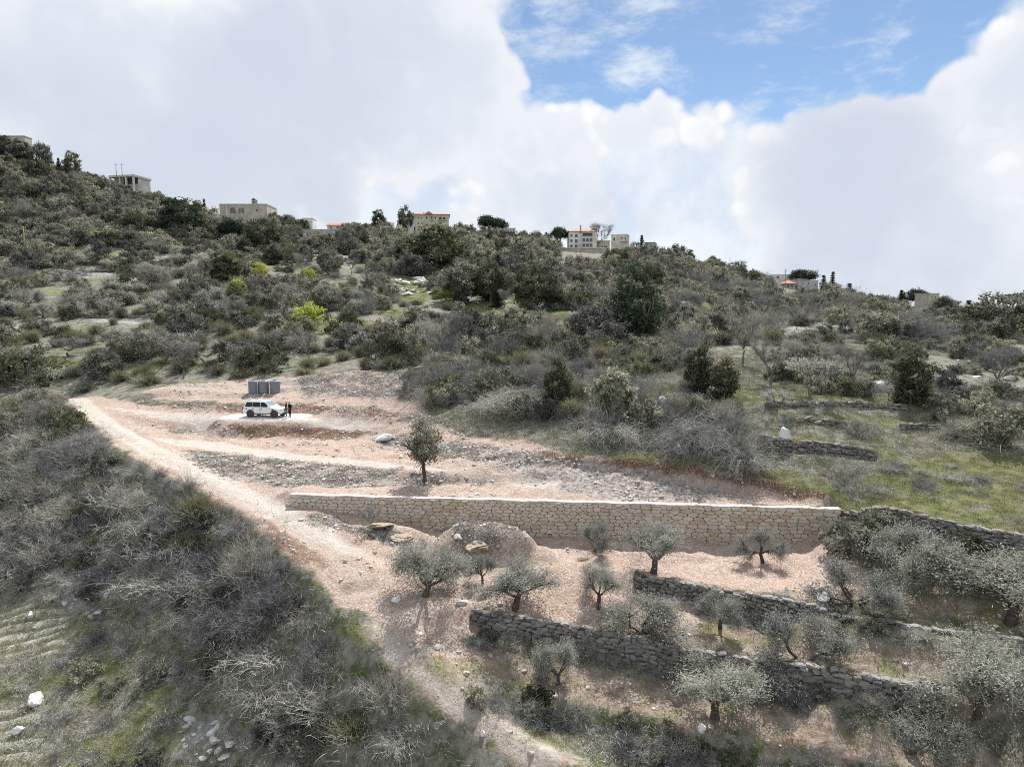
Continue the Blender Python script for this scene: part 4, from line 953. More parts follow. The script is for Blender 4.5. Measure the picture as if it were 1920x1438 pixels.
for ki, (kd, nm, lb, gp, far_lb) in enumerate(SK):
    w = np.where(kind == ki)[0]; inv = (px[w] > -20) & (px[w] < 1940); order = w[np.argsort(-(szs[w] / y[w]) * inv)]
    for i in order[:285]: plant_shrub(kd, (x[i], y[i]), szs[i], nm, lb % (grade(szs[i], 1.15, 1.75), landmark(x[i], y[i])), 'shrub', gp)
    rest = order[285:]
    scatter('distant_scrub', np.stack([x[rest], y[rest], hgt(x[rest], y[rest]) - .1], 1), szs[rest], SH[kd], far_lb, 'scrub')
# pale olives and ridge trees told apart only by place
x, y = sow(700, -0.8, 0.0, 128, 235, rng); px, py = proj(x, y, hgt(x, y))
ok = (((py > 555) & (py < 600) & (px < 700)) | ((py > 475) & (py < 520) & (px > 60) & (px < 420))) & (px > 0) & (sample(grass, x, y) < .4); x, y = x[ok], y[ok]; k = thin(x, y, 5.0)[:46]
for i in k: plant_tree('paleolive', 0, 0, 0, 0, 'pale_olive_tree', 'silvery pale olive tree in the old terraced orchard on the hillside', 'olive tree', 'pale olives in the old orchard', pos=Vector((x[i], y[i], hz1(x[i], y[i]))), sz=.85 + .5 * prng.rand())
x, y = sow(1500, -0.8, 0.78, 215, 362, rng); px, py = proj(x, y, hgt(x, y)); ok = ~keepout(px, py) & (px > -30) & (px < 1950) & (fbm(x / 30, y / 30, 3, 99) > .47); x, y, px, py = x[ok], y[ok], px[ok], py[ok]; k = thin(x, y, 6.0)[:190]
for i in k:
    kd = ('oak', 'ever', 'ever', 'ever')[prng.randint(4)]
    plant_tree(kd, 0, 0, 0, 0, 'hillside_oak', ('dark' if kd == 'oak' else 'greyish') + ' rounded evergreen oak ' + landmark(x[i], y[i]), 'tree', 'oaks just below the ridge', pos=Vector((x[i], y[i], hz1(x[i], y[i]))), sz=.65 + .7 * prng.rand() ** 1.4)
x, y = sow(260, -0.5, 0.7, 96, 220, rng); px, py = proj(x, y, hgt(x, y)); ok = (sample(grass, x, y) < .3) & (px > 0) & (px < 1920) & ~((px > 1500) & (y < 130)) & (sample(soil, x, y) < .1); x, y = x[ok], y[ok]; k = thin(x, y, 7)
for i in k[:60]: plant_tree('bare', 0, 0, 0, 0, 'bare_tree', 'leafless grey tree in the scrub ' + landmark(x[i], y[i]), 'tree', 'leafless trees in the hillside scrub', pos=Vector((x[i], y[i], hz1(x[i], y[i]))), sz=.7 + .5 * prng.rand())
for i in k[60:130]: plant_tree('ever', 0, 0, 0, 0, 'evergreen_tree', 'grey-green evergreen tree in the scrub ' + landmark(x[i], y[i]), 'tree', 'evergreen trees in the hillside scrub', pos=Vector((x[i], y[i], hz1(x[i], y[i]))), sz=.7 + .5 * prng.rand())

# brush bank below the track
def bankmark(x_, y_):
    u, v = proj(x_, y_, hz1(x_, y_))
    if v < 880: return 'below the top of the dirt track'
    if v < 1060: return 'round the tall upright broom' if u > 250 else 'above the bare rock patch'
    if v < 1200: return 'beside the reddish stretch of track' if u > 380 else 'above the grassy field'
    return 'beside the grassy lower track' if u > 560 else 'above the pale scree'
BANK = [hit(*p) for p in [(-120, 765), (60, 755), (112, 757), (215, 848), (395, 937), (470, 985), (535, 1050), (580, 1105), (665, 1215), (740, 1300), (860, 1385), (940, 1460), (640, 1480), (500, 1420), (430, 1310), (350, 1230), (300, 1150), (240, 1110), (120, 1075), (-120, 1110)]]
x = rng.rand(6000) * 90 - 75; y = rng.rand(6000) * 75 + 30; ok = inside(BANK, x, y); x, y = x[ok], y[ok]; k = thin(x, y, 1.05); x, y = x[k], y[k]
n1_ = fbm(x / 6, y / 6, 3, 101); rr = rng.rand(len(x)); nb = [0, 0, 0, 0]
edge = segdist(BANK, x, y, True)
for i in range(len(x)):
    s_ = (.95 + .6 * rng.rand()) * (.6 if edge[i] < 1.2 else 1.0)
    if rr[i] < .46 and nb[0] < 295: plant_shrub('dry', (x[i], y[i]), s_, 'dry_brush', grade(s_, 1.1, 1.4) + ' tangled dry grey brush on the bank ' + bankmark(x[i], y[i]), 'brush', 'dry brush on the bank below the track'); nb[0] += 1
    elif rr[i] < .62 and nb[3] < 200: plant_shrub('ever', (x[i], y[i]), s_ * .8, 'bank_evergreen', grade(s_, 1.1, 1.4) + ' rounded grey-green shrub in the brush bank ' + bankmark(x[i], y[i]), 'shrub', 'rounded shrubs on the bank below the track'); nb[3] += 1
    elif rr[i] < .86 and n1_[i] > .38 and nb[1] < 200: plant_shrub('broom', (x[i], y[i]), s_ * .95, 'broom_shrub', grade(s_, 1.1, 1.4) + ' olive-green broom bush in the brush bank ' + bankmark(x[i], y[i]), 'shrub', 'broom bushes on the bank below the track'); nb[1] += 1
    elif nb[2] < 200: plant_shrub('bare', (x[i], y[i]), s_ * .9, 'twiggy_bush', grade(s_, 1.1, 1.4) + ' leafless grey shrub on the brush bank ' + bankmark(x[i], y[i]), 'shrub', 'leafless shrubs on the bank below the track'); nb[2] += 1
# sparse low shrubs in the field at the bottom of the bank
x = rng.rand(500) * 40 - 42; y = rng.rand(500) * 30 + 33; px, py = proj(x, y, hgt(x, y)); ok = ~inside(BANK, x, y) & (px > -60) & (px < 480) & (py > 1060) & (sample(tilled, x, y) < .2); x, y = x[ok], y[ok]; k = thin(x, y, 1.9)[:70]
for i in k: plant_shrub(('dry', 'dry', 'ever')[prng.randint(3)], (x[i], y[i]), .35 + .35 * prng.rand(), 'low_bush', 'small low bush scattered over the grassy field below the brush bank', 'bush', 'low bushes in the field')
# named shrubs
def shrub_at(kind, px, py, wpx, name, label, var=None, group=None):
    p = hit(px, py); me = SH[kind][0 if var is None else var]; s_ = wpx * p.y / F / SIZE[me.name][1]
    return plant_shrub(kind, p, s_, name, label, 'shrub', group, var or 0)
for a in [('broom', 372, 968, 75, 'broom_shrub', 'tall upright broom bush rising above the dirt track edge', 2), ('broom', 478, 1000, 28, 'broom_shrub', 'small dark broom at the bend of the pale track', 2),
          ('bare', 1385, 848, 96, 'twiggy_shrub', 'big dark round twiggy bush above the drystone wall', 3), ('broom', 1250, 738, 50, 'broom_shrub', 'pair-forming green broom above the brush heap', 1), ('broom', 1288, 735, 44, 'broom_shrub', 'second green broom above the brush heap, the smaller one', 1),
          ('broom', 1278, 790, 36, 'broom_shrub', 'dark upright broom beside the pale stump of brush', 2), ('broom', 735, 690, 66, 'broom_shrub', 'dark wide broom over the rubble slope above the water tanks', 1), ('pale', 685, 660, 50, 'pale_bush', 'round silvery bush above the rubble slope', 0),
          ('pale', 805, 655, 46, 'pale_bush', 'round silvery bush on the terrace line', 0), ('ever', 1590, 1030, 90, 'green_shrub', 'green leafy shrub mass at the end of the masonry wall', 0), ('ever', 1800, 1050, 100, 'dark_shrub', 'near-black thorny thicket under the meadow wall', 4), ('ever', 1640, 1010, 70, 'green_shrub', 'olive-green shrub in the corner under the drystone wall', 1),
          ('bare', 1610, 815, 62, 'twiggy_shrub', 'grey leafless bush between the little terrace walls', 0), ('bare', 1790, 820, 70, 'twiggy_shrub', 'grey leafless bush at the end of the grassy terraces', 1), ('ever', 1870, 835, 90, 'evergreen_shrub', 'large evergreen bush behind the grassy terraces', 2), ('bare', 820, 735, 90, 'twiggy_shrub', 'grey twiggy thicket above the cleared bank', 0),
          ('dry', 870, 745, 100, 'dry_brush', 'grey brush thicket on the bank beside the lone tree', 1), ('bare', 910, 735, 100, 'twiggy_shrub', 'wide dark leafless thicket on the upper rubble edge', 1), ('dry', 1210, 1390, 120, 'dry_brush', 'grey dead bush under the third terrace edge', 3), ('ever', 1180, 1360, 50, 'green_shrub', 'small green shrub growing out of the third terrace edge', 2),
          ('dry', 1450, 1425, 140, 'dry_brush', 'wide grey dead brush below the lowest terrace', 0), ('dry', 1560, 1440, 130, 'dry_brush', 'grey-pink dead brush beside the twisted olive', 4), ('blank', 0, 0, 0, '', '', 0)]:
    if a[0] != 'blank': shrub_at(*a)
# brush between the meadow terraces and the cleared plot, and on the scrubby right-hand slope
def midmark(x_, y_):
    u, v = proj(x_, y_, hz1(x_, y_))
    if u < 930: return 'on the rubble edge behind the lone slim tree'
    if u < 1100: return 'round the dark evergreen column above the cleared plot'
    return 'by the big heap of dead branches' if v > 760 else 'between the tall conifer and the branch heap'
def rgtmark(x_, y_):
    u, v = proj(x_, y_, hz1(x_, y_))
    a = 'just below the pale rock outcrop' if v < 670 else 'just above the grassy terraces' if v > 715 else 'halfway up the scrubby slope'
    return a + (' near the ivy-covered trunk' if 1640 < u < 1780 else ' beyond the ivy-covered trunk' if u >= 1780 else ' near the leafless trees')
MID = [hit(*p) for p in [(760, 740), (800, 690), (960, 655), (1300, 655), (1310, 745), (1420, 790), (1380, 835), (1200, 828), (1040, 800), (900, 775), (800, 760)]]
RGT = [hit(*p) for p in [(1440, 640), (1620, 625), (1960, 650), (1990, 830), (1820, 830), (1720, 760), (1460, 735)]]
MEA = [hit(*p) for p in [(1650, 860), (1960, 850), (1990, 970), (1750, 925), (1560, 890)]]
x = rng.rand(4200) * 90 - 20; y = rng.rand(4200) * 75 + 38
a_, b_, c_ = inside(MID, x, y), inside(RGT, x, y), inside(MEA, x, y); dn = fbm(x / 5, y / 5, 3, 120)
ok = (sample(grass, x, y) < .35) & (a_ | (b_ & (dn > .42))) | (c_ & (rng.rand(len(x)) < .25)); x, y, a_, b_, c_ = (q_[ok] for q_ in (x, y, a_, b_, c_)); k = thin(x, y, np.where(a_[:], 1.5, 1.25)); cnt = {}
for i in k:
    if a_[i]:
        kd = ('dry', 'dry', 'broom', 'ever', 'bare')[prng.randint(5)]; lb = {'dry': 'dead grey brush ' + midmark(x[i], y[i]), 'broom': 'green broom bush ' + midmark(x[i], y[i]), 'ever': 'leafy dark shrub ' + midmark(x[i], y[i]), 'bare': 'leafless twiggy shrub ' + midmark(x[i], y[i])}[kd]; s_ = .7 + .6 * prng.rand()
    elif b_[i]:
        kd = ('ever', 'bare', 'dry', 'ever')[prng.randint(4)]; lb = {'dry': 'low dry brush ' + rgtmark(x[i], y[i]), 'ever': 'cushion-like low shrub ' + rgtmark(x[i], y[i]), 'bare': 'leafless shrub ' + rgtmark(x[i], y[i])}[kd]; s_ = .45 + .5 * prng.rand()
    else: kd = 'dry'; lb = 'small dry bush in the meadow behind the drystone wall'; s_ = .35 + .3 * prng.rand()
    if cnt.get(lb, 0) < 150:
        cnt[lb] = cnt.get(lb, 0) + 1; plant_shrub(kd, (x[i], y[i]), s_, {'dry': 'dry_brush', 'broom': 'broom_shrub', 'ever': 'low_evergreen', 'bare': 'twiggy_shrub'}[kd], lb, 'shrub', {'dry': 'dry brush on the middle slope', 'broom': 'brooms on the middle slope', 'ever': 'leafy shrubs on the middle slope', 'bare': 'leafless shrubs on the middle slope'}[kd])

# growth along the terrace edges
def along(W_, n_, off0, off1, kinds, label, nm, smin, smax, seed):
    r = np.random.RandomState(seed)
    for k in range(n_):
        i = r.randint(len(W_.s)); o_ = off0 + (off1 - off0) * r.rand(); kd = kinds[r.randint(len(kinds))]
        plant_shrub(kd, (W_.x[i] + W_.nx[i] * o_, W_.y[i] + W_.ny[i] * o_), smin + (smax - smin) * r.rand(), nm, label, 'shrub', label)
along(TERR2, 24, .3, 1.3, ('dry', 'ever', 'dry', 'bare'), 'scruffy low bush at the foot of the second olive terrace wall', 'scruffy_bush', .22, .55, 1)
along(TERR2, 12, -.9, -.2, ('dry', 'ever'), 'low tuft bush on top of the second olive terrace wall', 'tuft_bush', .18, .35, 2)
along(TERR1, 22, .3, 1.1, ('dry', 'ever', 'dry'), 'scruffy low bush at the foot of the first olive terrace wall', 'scruffy_bush', .2, .5, 3)
along(TERR1, 8, -.8, -.2, ('dry', 'ever'), 'low tuft bush on top of the first olive terrace wall', 'tuft_bush', .16, .3, 4)
along(MEADOW, 8, .4, 1.4, ('ever', 'bare', 'dry'), 'dark shrub crowding the foot of the meadow wall', 'foot_shrub', .4, .8, 5)
TERR3 = WallLine(wline([(880, 1278, -19.6), (1000, 1305, -20.75), (1200, 1347, -21.1), (1350, 1380, -21.25), (1500, 1404, -21.35), (1620, 1426, -21.4), (1800, 1470, -21.6)]))
along(TERR3, 44, -.2, 1.5, ('dry', 'dry', 'ever', 'bare'), 'matted dry bush along the earth bank of the third terrace', 'matted_bush', .3, .7, 6)

# ------------------------------------------------------------------ stone
def stonemat(name, cols, rough=.9, rnd=.12, bump=.03, sc=6, lichen=.0):
    """each stone takes one of several natural colours"""
    m, n = mat(name)
    r = n.new('ShaderNodeObjectInfo').outputs['Random']
    cr = n.new('ShaderNodeValToRGB', ins={0: r}); cr.color_ramp.interpolation = 'CONSTANT'; e = cr.color_ramp.elements
    while len(e) < len(cols): e.new(0.5)
    for i, c_ in enumerate(cols): e[i].position = i / len(cols); e[i].color = (*c_, 1)
    p = n.new('ShaderNodeNewGeometry').outputs['Position']; f = n.noise(p, sc, 5, .65); f2 = n.noise(p, 1.1, 3, .5)
    k = n.mix(n.math('MULTIPLY', n.ramp(f, .35, .7), .5), cr.outputs[0], n.mix(1.0, cr.outputs[0], (.55, .52, .5), 'MULTIPLY'))
    k = n.mix(n.math('MULTIPLY', n.ramp(f2, .52, .66), .35), k, (.38, .30, .21) if lichen == 0 else (.16, .155, .14))
    return finish(m, n, k, rough, f, bump, .8, .15)
M['ashlar'] = stonemat('quarry_stone', [(.56, .485, .385), (.60, .525, .42), (.50, .43, .34), (.62, .545, .445), (.54, .44, .32), (.48, .45, .405), (.58, .475, .38), (.57, .50, .405), (.54, .42, .28), (.44, .41, .37), (.59, .515, .425), (.50, .375, .30), (.61, .54, .445)])
M['mortar'] = simple('wall_joint', (.25, .205, .165), .95, .3, 5)
M['coping'] = simple('coping_concrete', (.47, .42, .37), .9, .25, 2.5, bump=.02)
M['fieldstone'] = stonemat('field_stone', [(.22, .21, .195), (.27, .26, .24), (.18, .17, .16), (.31, .295, .27), (.24, .21, .18)], lichen=1)
M['rubble'] = stonemat('loose_stone', [(.52, .49, .455), (.42, .39, .36), (.60, .575, .54), (.46, .40, .35), (.36, .33, .31), (.50, .40, .335)], bump=.01, sc=9)
M['limestone'] = stonemat('pale_limestone', [(.56, .55, .525), (.62, .605, .58), (.50, .485, .46)], sc=2.5, lichen=1)
M['whitestone'] = stonemat('white_stone', [(.74, .73, .71), (.78, .77, .75)], sc=4)
M['earth'] = simple('packed_earth', (.13, .105, .085), .97, .3, 4)
def rock_mesh(seed, flat=1.0, box=.55, div=2, jit=.10, m='fieldstone'):
    bm = bmesh.new(); bmesh.ops.create_cube(bm, size=1.0); bmesh.ops.subdivide_edges(bm, edges=bm.edges[:], cuts=div - 1 if div > 1 else 1, use_grid_fill=True)
    r = random.Random(seed)
    for v in bm.verts:
        c_ = v.co; s_ = c_.normalized() * .5; v.co = c_ * box + s_ * (1 - box)
        v.co += Vector((r.uniform(-jit, jit), r.uniform(-jit, jit), r.uniform(-jit, jit))); v.co.z *= flat
    me = bpy.data.meshes.new('stone'); bm.to_mesh(me); bm.free(); me.materials.append(M[m]); return me
STV = [rock_mesh(200 + i, .9, .5, 2, .15) for i in range(8)]
RUB = [rock_mesh(220 + i, .6 + .05 * i, .45, 2, .13, 'rubble') for i in range(6)]
from mathutils import noise as mnoise
def boulder_mesh(seed, flat, m, cuts=9, strata=0.0):
    bm = bmesh.new(); bmesh.ops.create_icosphere(bm, subdivisions=3, radius=.5); r = random.Random(seed); off = Vector((r.uniform(0, 50), r.uniform(0, 50), 0))
    pl = []
    for _ in range(cuts):
        v = Vector((r.gauss(0, 1), r.gauss(0, 1), r.gauss(0, .8))).normalized(); pl.append((v, r.uniform(.27, .42)))
    for v in bm.verts:
        p = v.co * (1 + .45 * mnoise.noise(v.co * 2.2 + off))
        for nrm_, d_ in pl:
            k = p.dot(nrm_) - d_
            if k > 0: p -= nrm_ * k
        p += v.co.normalized() * .05 * mnoise.noise(v.co * 9 + off)
        if strata: p += Vector((v.co.x, v.co.y, 0)) * strata * math.copysign(1, math.sin(p.z * 38 + 3 * mnoise.noise(p * 3)))
        p.z *= flat; v.co = p
    me = bpy.data.meshes.new('rock'); bm.to_mesh(me); bm.free(); me.materials.append(M[m]); return me
LIM = [boulder_mesh(240 + i, .75, 'limestone') for i in range(6)]
M['ochrerock'] = stonemat('ochre_rock', [(.36, .29, .21), (.40, .33, .25), (.31, .25, .19)], sc=3, lichen=1)
OCH = [boulder_mesh(260 + i, .7, 'ochrerock', 8, .10) for i in range(3)]
WHT = [boulder_mesh(250 + i, .75, 'whitestone') for i in range(3)]

def strip(name, parent, W_, off, thick, lower, m, ztop=0.0):
    """continuous body of a wall"""
    n_ = len(W_.s); V = []
    for k in range(n_):
        fx, fy = W_.x[k] - W_.nx[k] * off, W_.y[k] - W_.ny[k] * off; bx, by = fx - W_.nx[k] * thick, fy - W_.ny[k] * thick
        t = W_.top[k] + ztop; b = W_.base[k] - lower if lower is not None else t - .10
        V += [(fx, fy, b), (fx, fy, t), (bx, by, t), (bx, by, b)]
    Fq = []
    for k in range(n_ - 1):
        a = k * 4; c_ = a + 4
        for i in range(4): Fq.append((a + i, c_ + i, c_ + (i + 1) % 4, a + (i + 1) % 4))
    Fq += [(0, 1, 2, 3), tuple(np.array((3, 2, 1, 0)) + (n_ - 1) * 4)]
    V = np.array(V) - np.array(parent.location)
    return obj(name, mesh_np(name, V, None, Fq, (m,)), parent)

def drystone(W_, name, label, sw=.42, sh=.23, seed=0, limit=300, capping=True):
    """rough wall of field stones laid in courses"""
    r = np.random.RandomState(seed); k0 = len(W_.s) // 2
    root = thing(name, label, 'stone wall', (W_.x[k0], W_.y[k0], float(W_.base[k0])))
    strip('earth_core', root, W_, .16, .34, .4, M['earth'], -.10)
    st_ = []
    s_ = 0.0; rows = int((W_.top - W_.base).max() / sh) + 3
    for row in range(rows):
        s_ = -r.rand() * .3
        while s_ < W_.L:
            w = sw * (.55 + .95 * r.rand()); c_ = s_ + w / 2; s_ += w * .97
            if c_ > W_.L: break
            t = np.interp(c_, W_.s, W_.top); b = np.interp(c_, W_.s, W_.base) - .22; z = b + (row + .5) * sh + r.normal() * .04
            if z > t - .02 - .3 * max(0, vnoise(c_ * .9, 3.3, seed) - .55): continue
            x_, y_ = np.interp(c_, W_.s, W_.x), np.interp(c_, W_.s, W_.y); nx, ny = np.interp(c_, W_.s, W_.nx), np.interp(c_, W_.s, W_.ny)
            st_.append((x_ - nx * (.10 + r.rand() * .07), y_ - ny * (.10 + r.rand() * .07), z, w * 1.03, .34, sh * (.8 + .6 * r.rand()), math.atan2(-nx, ny) + math.pi + r.normal() * .14, r.randint(8), r.normal() * .14))
    if capping:
        s_ = 0
        while s_ < W_.L - .3:
            w = .35 + .4 * r.rand(); c_ = s_ + w / 2; s_ += w * 1.02
            if r.rand() < .2: continue
            x_, y_ = np.interp(c_, W_.s, W_.x), np.interp(c_, W_.s, W_.y); nx, ny = np.interp(c_, W_.s, W_.nx), np.interp(c_, W_.s, W_.ny)
            st_.append((x_ - nx * .2, y_ - ny * .2, np.interp(c_, W_.s, W_.top) - .03 + r.rand() * .06, w, .4, .18, math.atan2(-nx, ny) + math.pi + r.normal() * .2, r.randint(8), r.normal() * .12))
    st_.sort(key=lambda q: -q[3] * q[5]); L = Vector(root.location)
    for q in st_[:limit]:
        obj('stone', STV[q[7]], root, Vector(q[:3]) - L, (0, q[8], q[6]), (q[3], q[4], q[5]))
    if st_[limit:]:
        g = Geo(); arr = []
        for i, q in enumerate(st_[limit:]):
            me = STV[q[7]]; a = np.empty(len(me.vertices) * 3, np.float32); me.vertices.foreach_get('co', a)
            Mx = np.array(Matrix.LocRotScale(Vector(q[:3]) - L, Euler((0, q[8], q[6])), Vector((q[3], q[4], q[5]))))
            V = a.reshape(-1, 3) @ Mx[:3, :3].T + Mx[:3, 3]; g.add(V, np.array([p.vertices[:] for p in me.polygons]), 0)
        tag(obj('small_stones', g.mesh('small_stones', (M['fieldstone'],)), root), kind='stuff')
    return root
drystone(MEADOW, 'drystone_wall', 'dark grey drystone wall holding up the green meadow beyond the masonry wall', .42, .22, 1)
drystone(TERR1, 'drystone_wall', 'long drystone terrace wall under the crooked-limbed olive', .42, .23, 2)
drystone(TERR2, 'drystone_wall', 'rough shaded drystone wall of the second olive terrace', .48, .26, 3)
drystone(FIELD, 'drystone_wall', 'curved grey drystone wall below the big dark twiggy bush', .42, .22, 4, 200)
# low hillside walls along old terraces
def low_wall(pix, label, h, seed, lim=120):
    P = [hit(*p) for p in pix]; W_ = WallLine(P, off=.6); g0 = hgt(W_.x, W_.y); W_.base = np.minimum(W_.base, g0) - .05; W_.top = g0 + h
    k = max(1.0, W_.y.mean() / 85.)
    return drystone(W_, 'terrace_wall', label, .5 * k, .26 * k, seed, lim, False)
low_wall([(1495, 796), (1550, 797), (1600, 803)], 'short drystone terrace wall in the grassy terraces, first above the curved wall', .5, 11)
low_wall([(1690, 805), (1760, 808)], 'short broken terrace wall at the end of the grassy terraces', .5, 12)
low_wall([(1440, 766), (1500, 764), (1560, 763), (1640, 766), (1700, 771)], 'upper drystone wall of the grassy terraces beneath the almond-like tree', .55, 13)
low_wall([(560, 662), (700, 657), (830, 652), (930, 650)], 'pale low terrace wall running behind the silvery bushes', .7, 14)
low_wall([(1000, 650), (1100, 648), (1180, 652)], 'dark low terrace wall below the pale grey-leaved tree', .7, 15)
low_wall([(150, 596), (260, 596), (330, 598)], 'low terrace wall lined with silvery olives', .7, 16)
low_wall([(0, 516), (120, 514), (250, 508), (380, 510)], 'long straight terrace wall of the old orchard', .9, 17)
low_wall([(130, 497), (260, 496), (330, 494)], 'upper terrace wall of the old orchard', .8, 18)
low_wall([(330, 478), (460, 478), (590, 478), (690, 478)], 'straight grey road wall crossing the hillside below the church', 1.0, 19)
low_wall([(1060, 870), (1100, 866)], 'few heaped stones on top of the red cut bank', .2, 20)

# ------------------------------------------------------------------ new masonry wall: every stone cut to its neighbours
def clip(poly, px, py, nx, ny):
    out = []; n_ = len(poly)
    for i in range(n_):
        a, b = poly[i], poly[(i + 1) % n_]; da = (a[0] - px) * nx + (a[1] - py) * ny; db = (b[0] - px) * nx + (b[1] - py) * ny
        if da <= 0: out.append(a)
        if (da < 0) != (db < 0) and da != db:
            t = da / (da - db); out.append((a[0] + (b[0] - a[0]) * t, a[1] + (b[1] - a[1]) * t))
    return out
def masonry():
    W_ = MAS; r = random.Random(3); k0 = 0
    e = Vector((W_.ex[5], W_.ey[5], 0)); nrm = Vector((W_.nx[5], W_.ny[5], 0)); O = Vector((W_.x[0], W_.y[0], 0))
    root = thing('masonry_wall', 'long new retaining wall of pale quarry stone with concrete coping', 'stone wall', (O.x, O.y, float(W_.base[0])))
    strip('mortar_core', root, W_, .07, .40, .5, M['mortar'], -.06)
    cp = strip('coping', root, W_, -.015, .56, None, M['coping'], .03)
    for v in cp.data.vertices: v.co.z += .025 * math.sin(v.co.x * 1.7) + r.uniform(-.015, .015); v.co.y += r.uniform(-.02, .02)
    L = W_.L; sites = []; T = lambda s_: float(np.interp(s_, W_.s, W_.top)); B = lambda s_: float(np.interp(s_, W_.s, W_.base)) - .22
    zt = max(W_.top); zb = min(W_.base) - .3; row = 0; z = zt
    while z > zb - .3:
        hrow = r.uniform(.25, .37); s_ = -r.uniform(0, .6)
        while s_ < L + .5:
            big = 1.25 if 6 < s_ < 13 or s_ > 27 else .9
            w = r.choice((.26, .36, .46, .58, .72, .95)) * r.uniform(.85, 1.1) * big
            sites.append((s_ + w / 2, z - hrow / 2 + r.uniform(-.075, .075), w)); s_ += w
        z -= hrow; row += 1
    S = np.array([(a, b) for a, b, _ in sites]); AN = np.array([.40, 1.0]); stones = []
    for i, (a, b, w) in enumerate(sites):
        if a < -.3 or a > L + .3 or b < B(min(max(a, 0), L)) - .15 or b > T(min(max(a, 0), L)) + .1: continue
        poly = [(a - 1, b - .6), (a + 1, b - .6), (a + 1, b + .6), (a - 1, b + .6)]
        d = np.hypot((S[:, 0] - a) * AN[0], S[:, 1] - b); near_ = np.argsort(d)[1:18]
        for j in near_:
            mx, my = (a + S[j, 0]) / 2, (b + S[j, 1]) / 2; nx, ny = (S[j, 0] - a) * AN[0] ** 2, S[j, 1] - b; poly = clip(poly, mx, my, nx, ny)
            if len(poly) < 3: break
        for px_, py_, nx, ny in ((0, 0, -1, 0), (L, 0, 1, 0), (a, T(min(max(a, 0), L)) - .055, 0, 1)):
            if len(poly) >= 3: poly = clip(poly, px_, py_, nx, ny)
        if len(poly) < 3: continue
        ar = .5 * abs(sum(poly[k][0] * poly[(k + 1) % len(poly)][1] - poly[(k + 1) % len(poly)][0] * poly[k][1] for k in range(len(poly))))
        if ar > .012: stones.append((ar, poly))
    stones.sort(key=lambda q: -q[0]); rootL = Vector(root.location)
    def stone_geo(poly):
        cx = sum(p[0] for p in poly) / len(poly); cy = sum(p[1] for p in poly) / len(poly)
        q = []                                          # round the corners
        for k in range(len(poly)):
            a, b = poly[k], poly[(k + 1) % len(poly)]; l = math.dist(a, b)
            if l < .03: continue
            f = min(.25, .07 / l); q += [(a[0] + (b[0] - a[0]) * f, a[1] + (b[1] - a[1]) * f), (b[0] - (b[0] - a[0]) * f, b[1] - (b[1] - a[1]) * f)]
        n_ = len(q)
        if n_ < 4: return None
        sc_ = min(.5, math.sqrt(sum((p[0] - cx) ** 2 + (p[1] - cy) ** 2 for p in q) / n_)); k1 = max(.6, 1 - .011 / sc_); k2 = max(.45, 1 - .055 / sc_); pr = r.uniform(.03, .10); tx, ty = r.uniform(-.05, .05), r.uniform(-.05, .05)
        V = []
        for kk, dep in ((k1, -.10), (k1 * r.uniform(.985, 1.0), pr * .55), (k2, pr)):
            for p in q:
                u = cx + (p[0] - cx) * kk; v = cy + (p[1] - cy) * kk; dd = dep + ((u - cx) * tx + (v - cy) * ty if dep > 0 else 0)
                V.append(O + e * u + nrm * dd + Vector((0, 0, v)))
        Fs = [(k, (k + 1) % n_, n_ + (k + 1) % n_, n_ + k) for k in range(n_)] + [(n_ + k, n_ + (k + 1) % n_, 2 * n_ + (k + 1) % n_, 2 * n_ + k) for k in range(n_)]
        return V, Fs, tuple(range(2 * n_, 3 * n_)), O + e * cx + Vector((0, 0, cy))
    rest_v = []; rest_f = []
    for i, (ar, poly) in enumerate(stones):
        g = stone_geo(poly)
        if not g: continue
        V, Fs, cap, c_ = g
        if i < 300:
            me = bpy.data.meshes.new('stone'); me.from_pydata([v - c_ for v in V], [], Fs + [cap]); me.materials.append(M['ashlar']); obj('stone', me, root, c_ - rootL)
        else:
            o_ = len(rest_v); rest_v += [v - rootL for v in V]; rest_f += [tuple(a + o_ for a in f) for f in Fs + [cap]]
    if rest_v:
        me = bpy.data.meshes.new('small_stones'); me.from_pydata(rest_v, [], rest_f); me.materials.append(M['ashlar']); tag(obj('small_stones', me, root), kind='stuff')
    return len(stones)
NST = masonry()

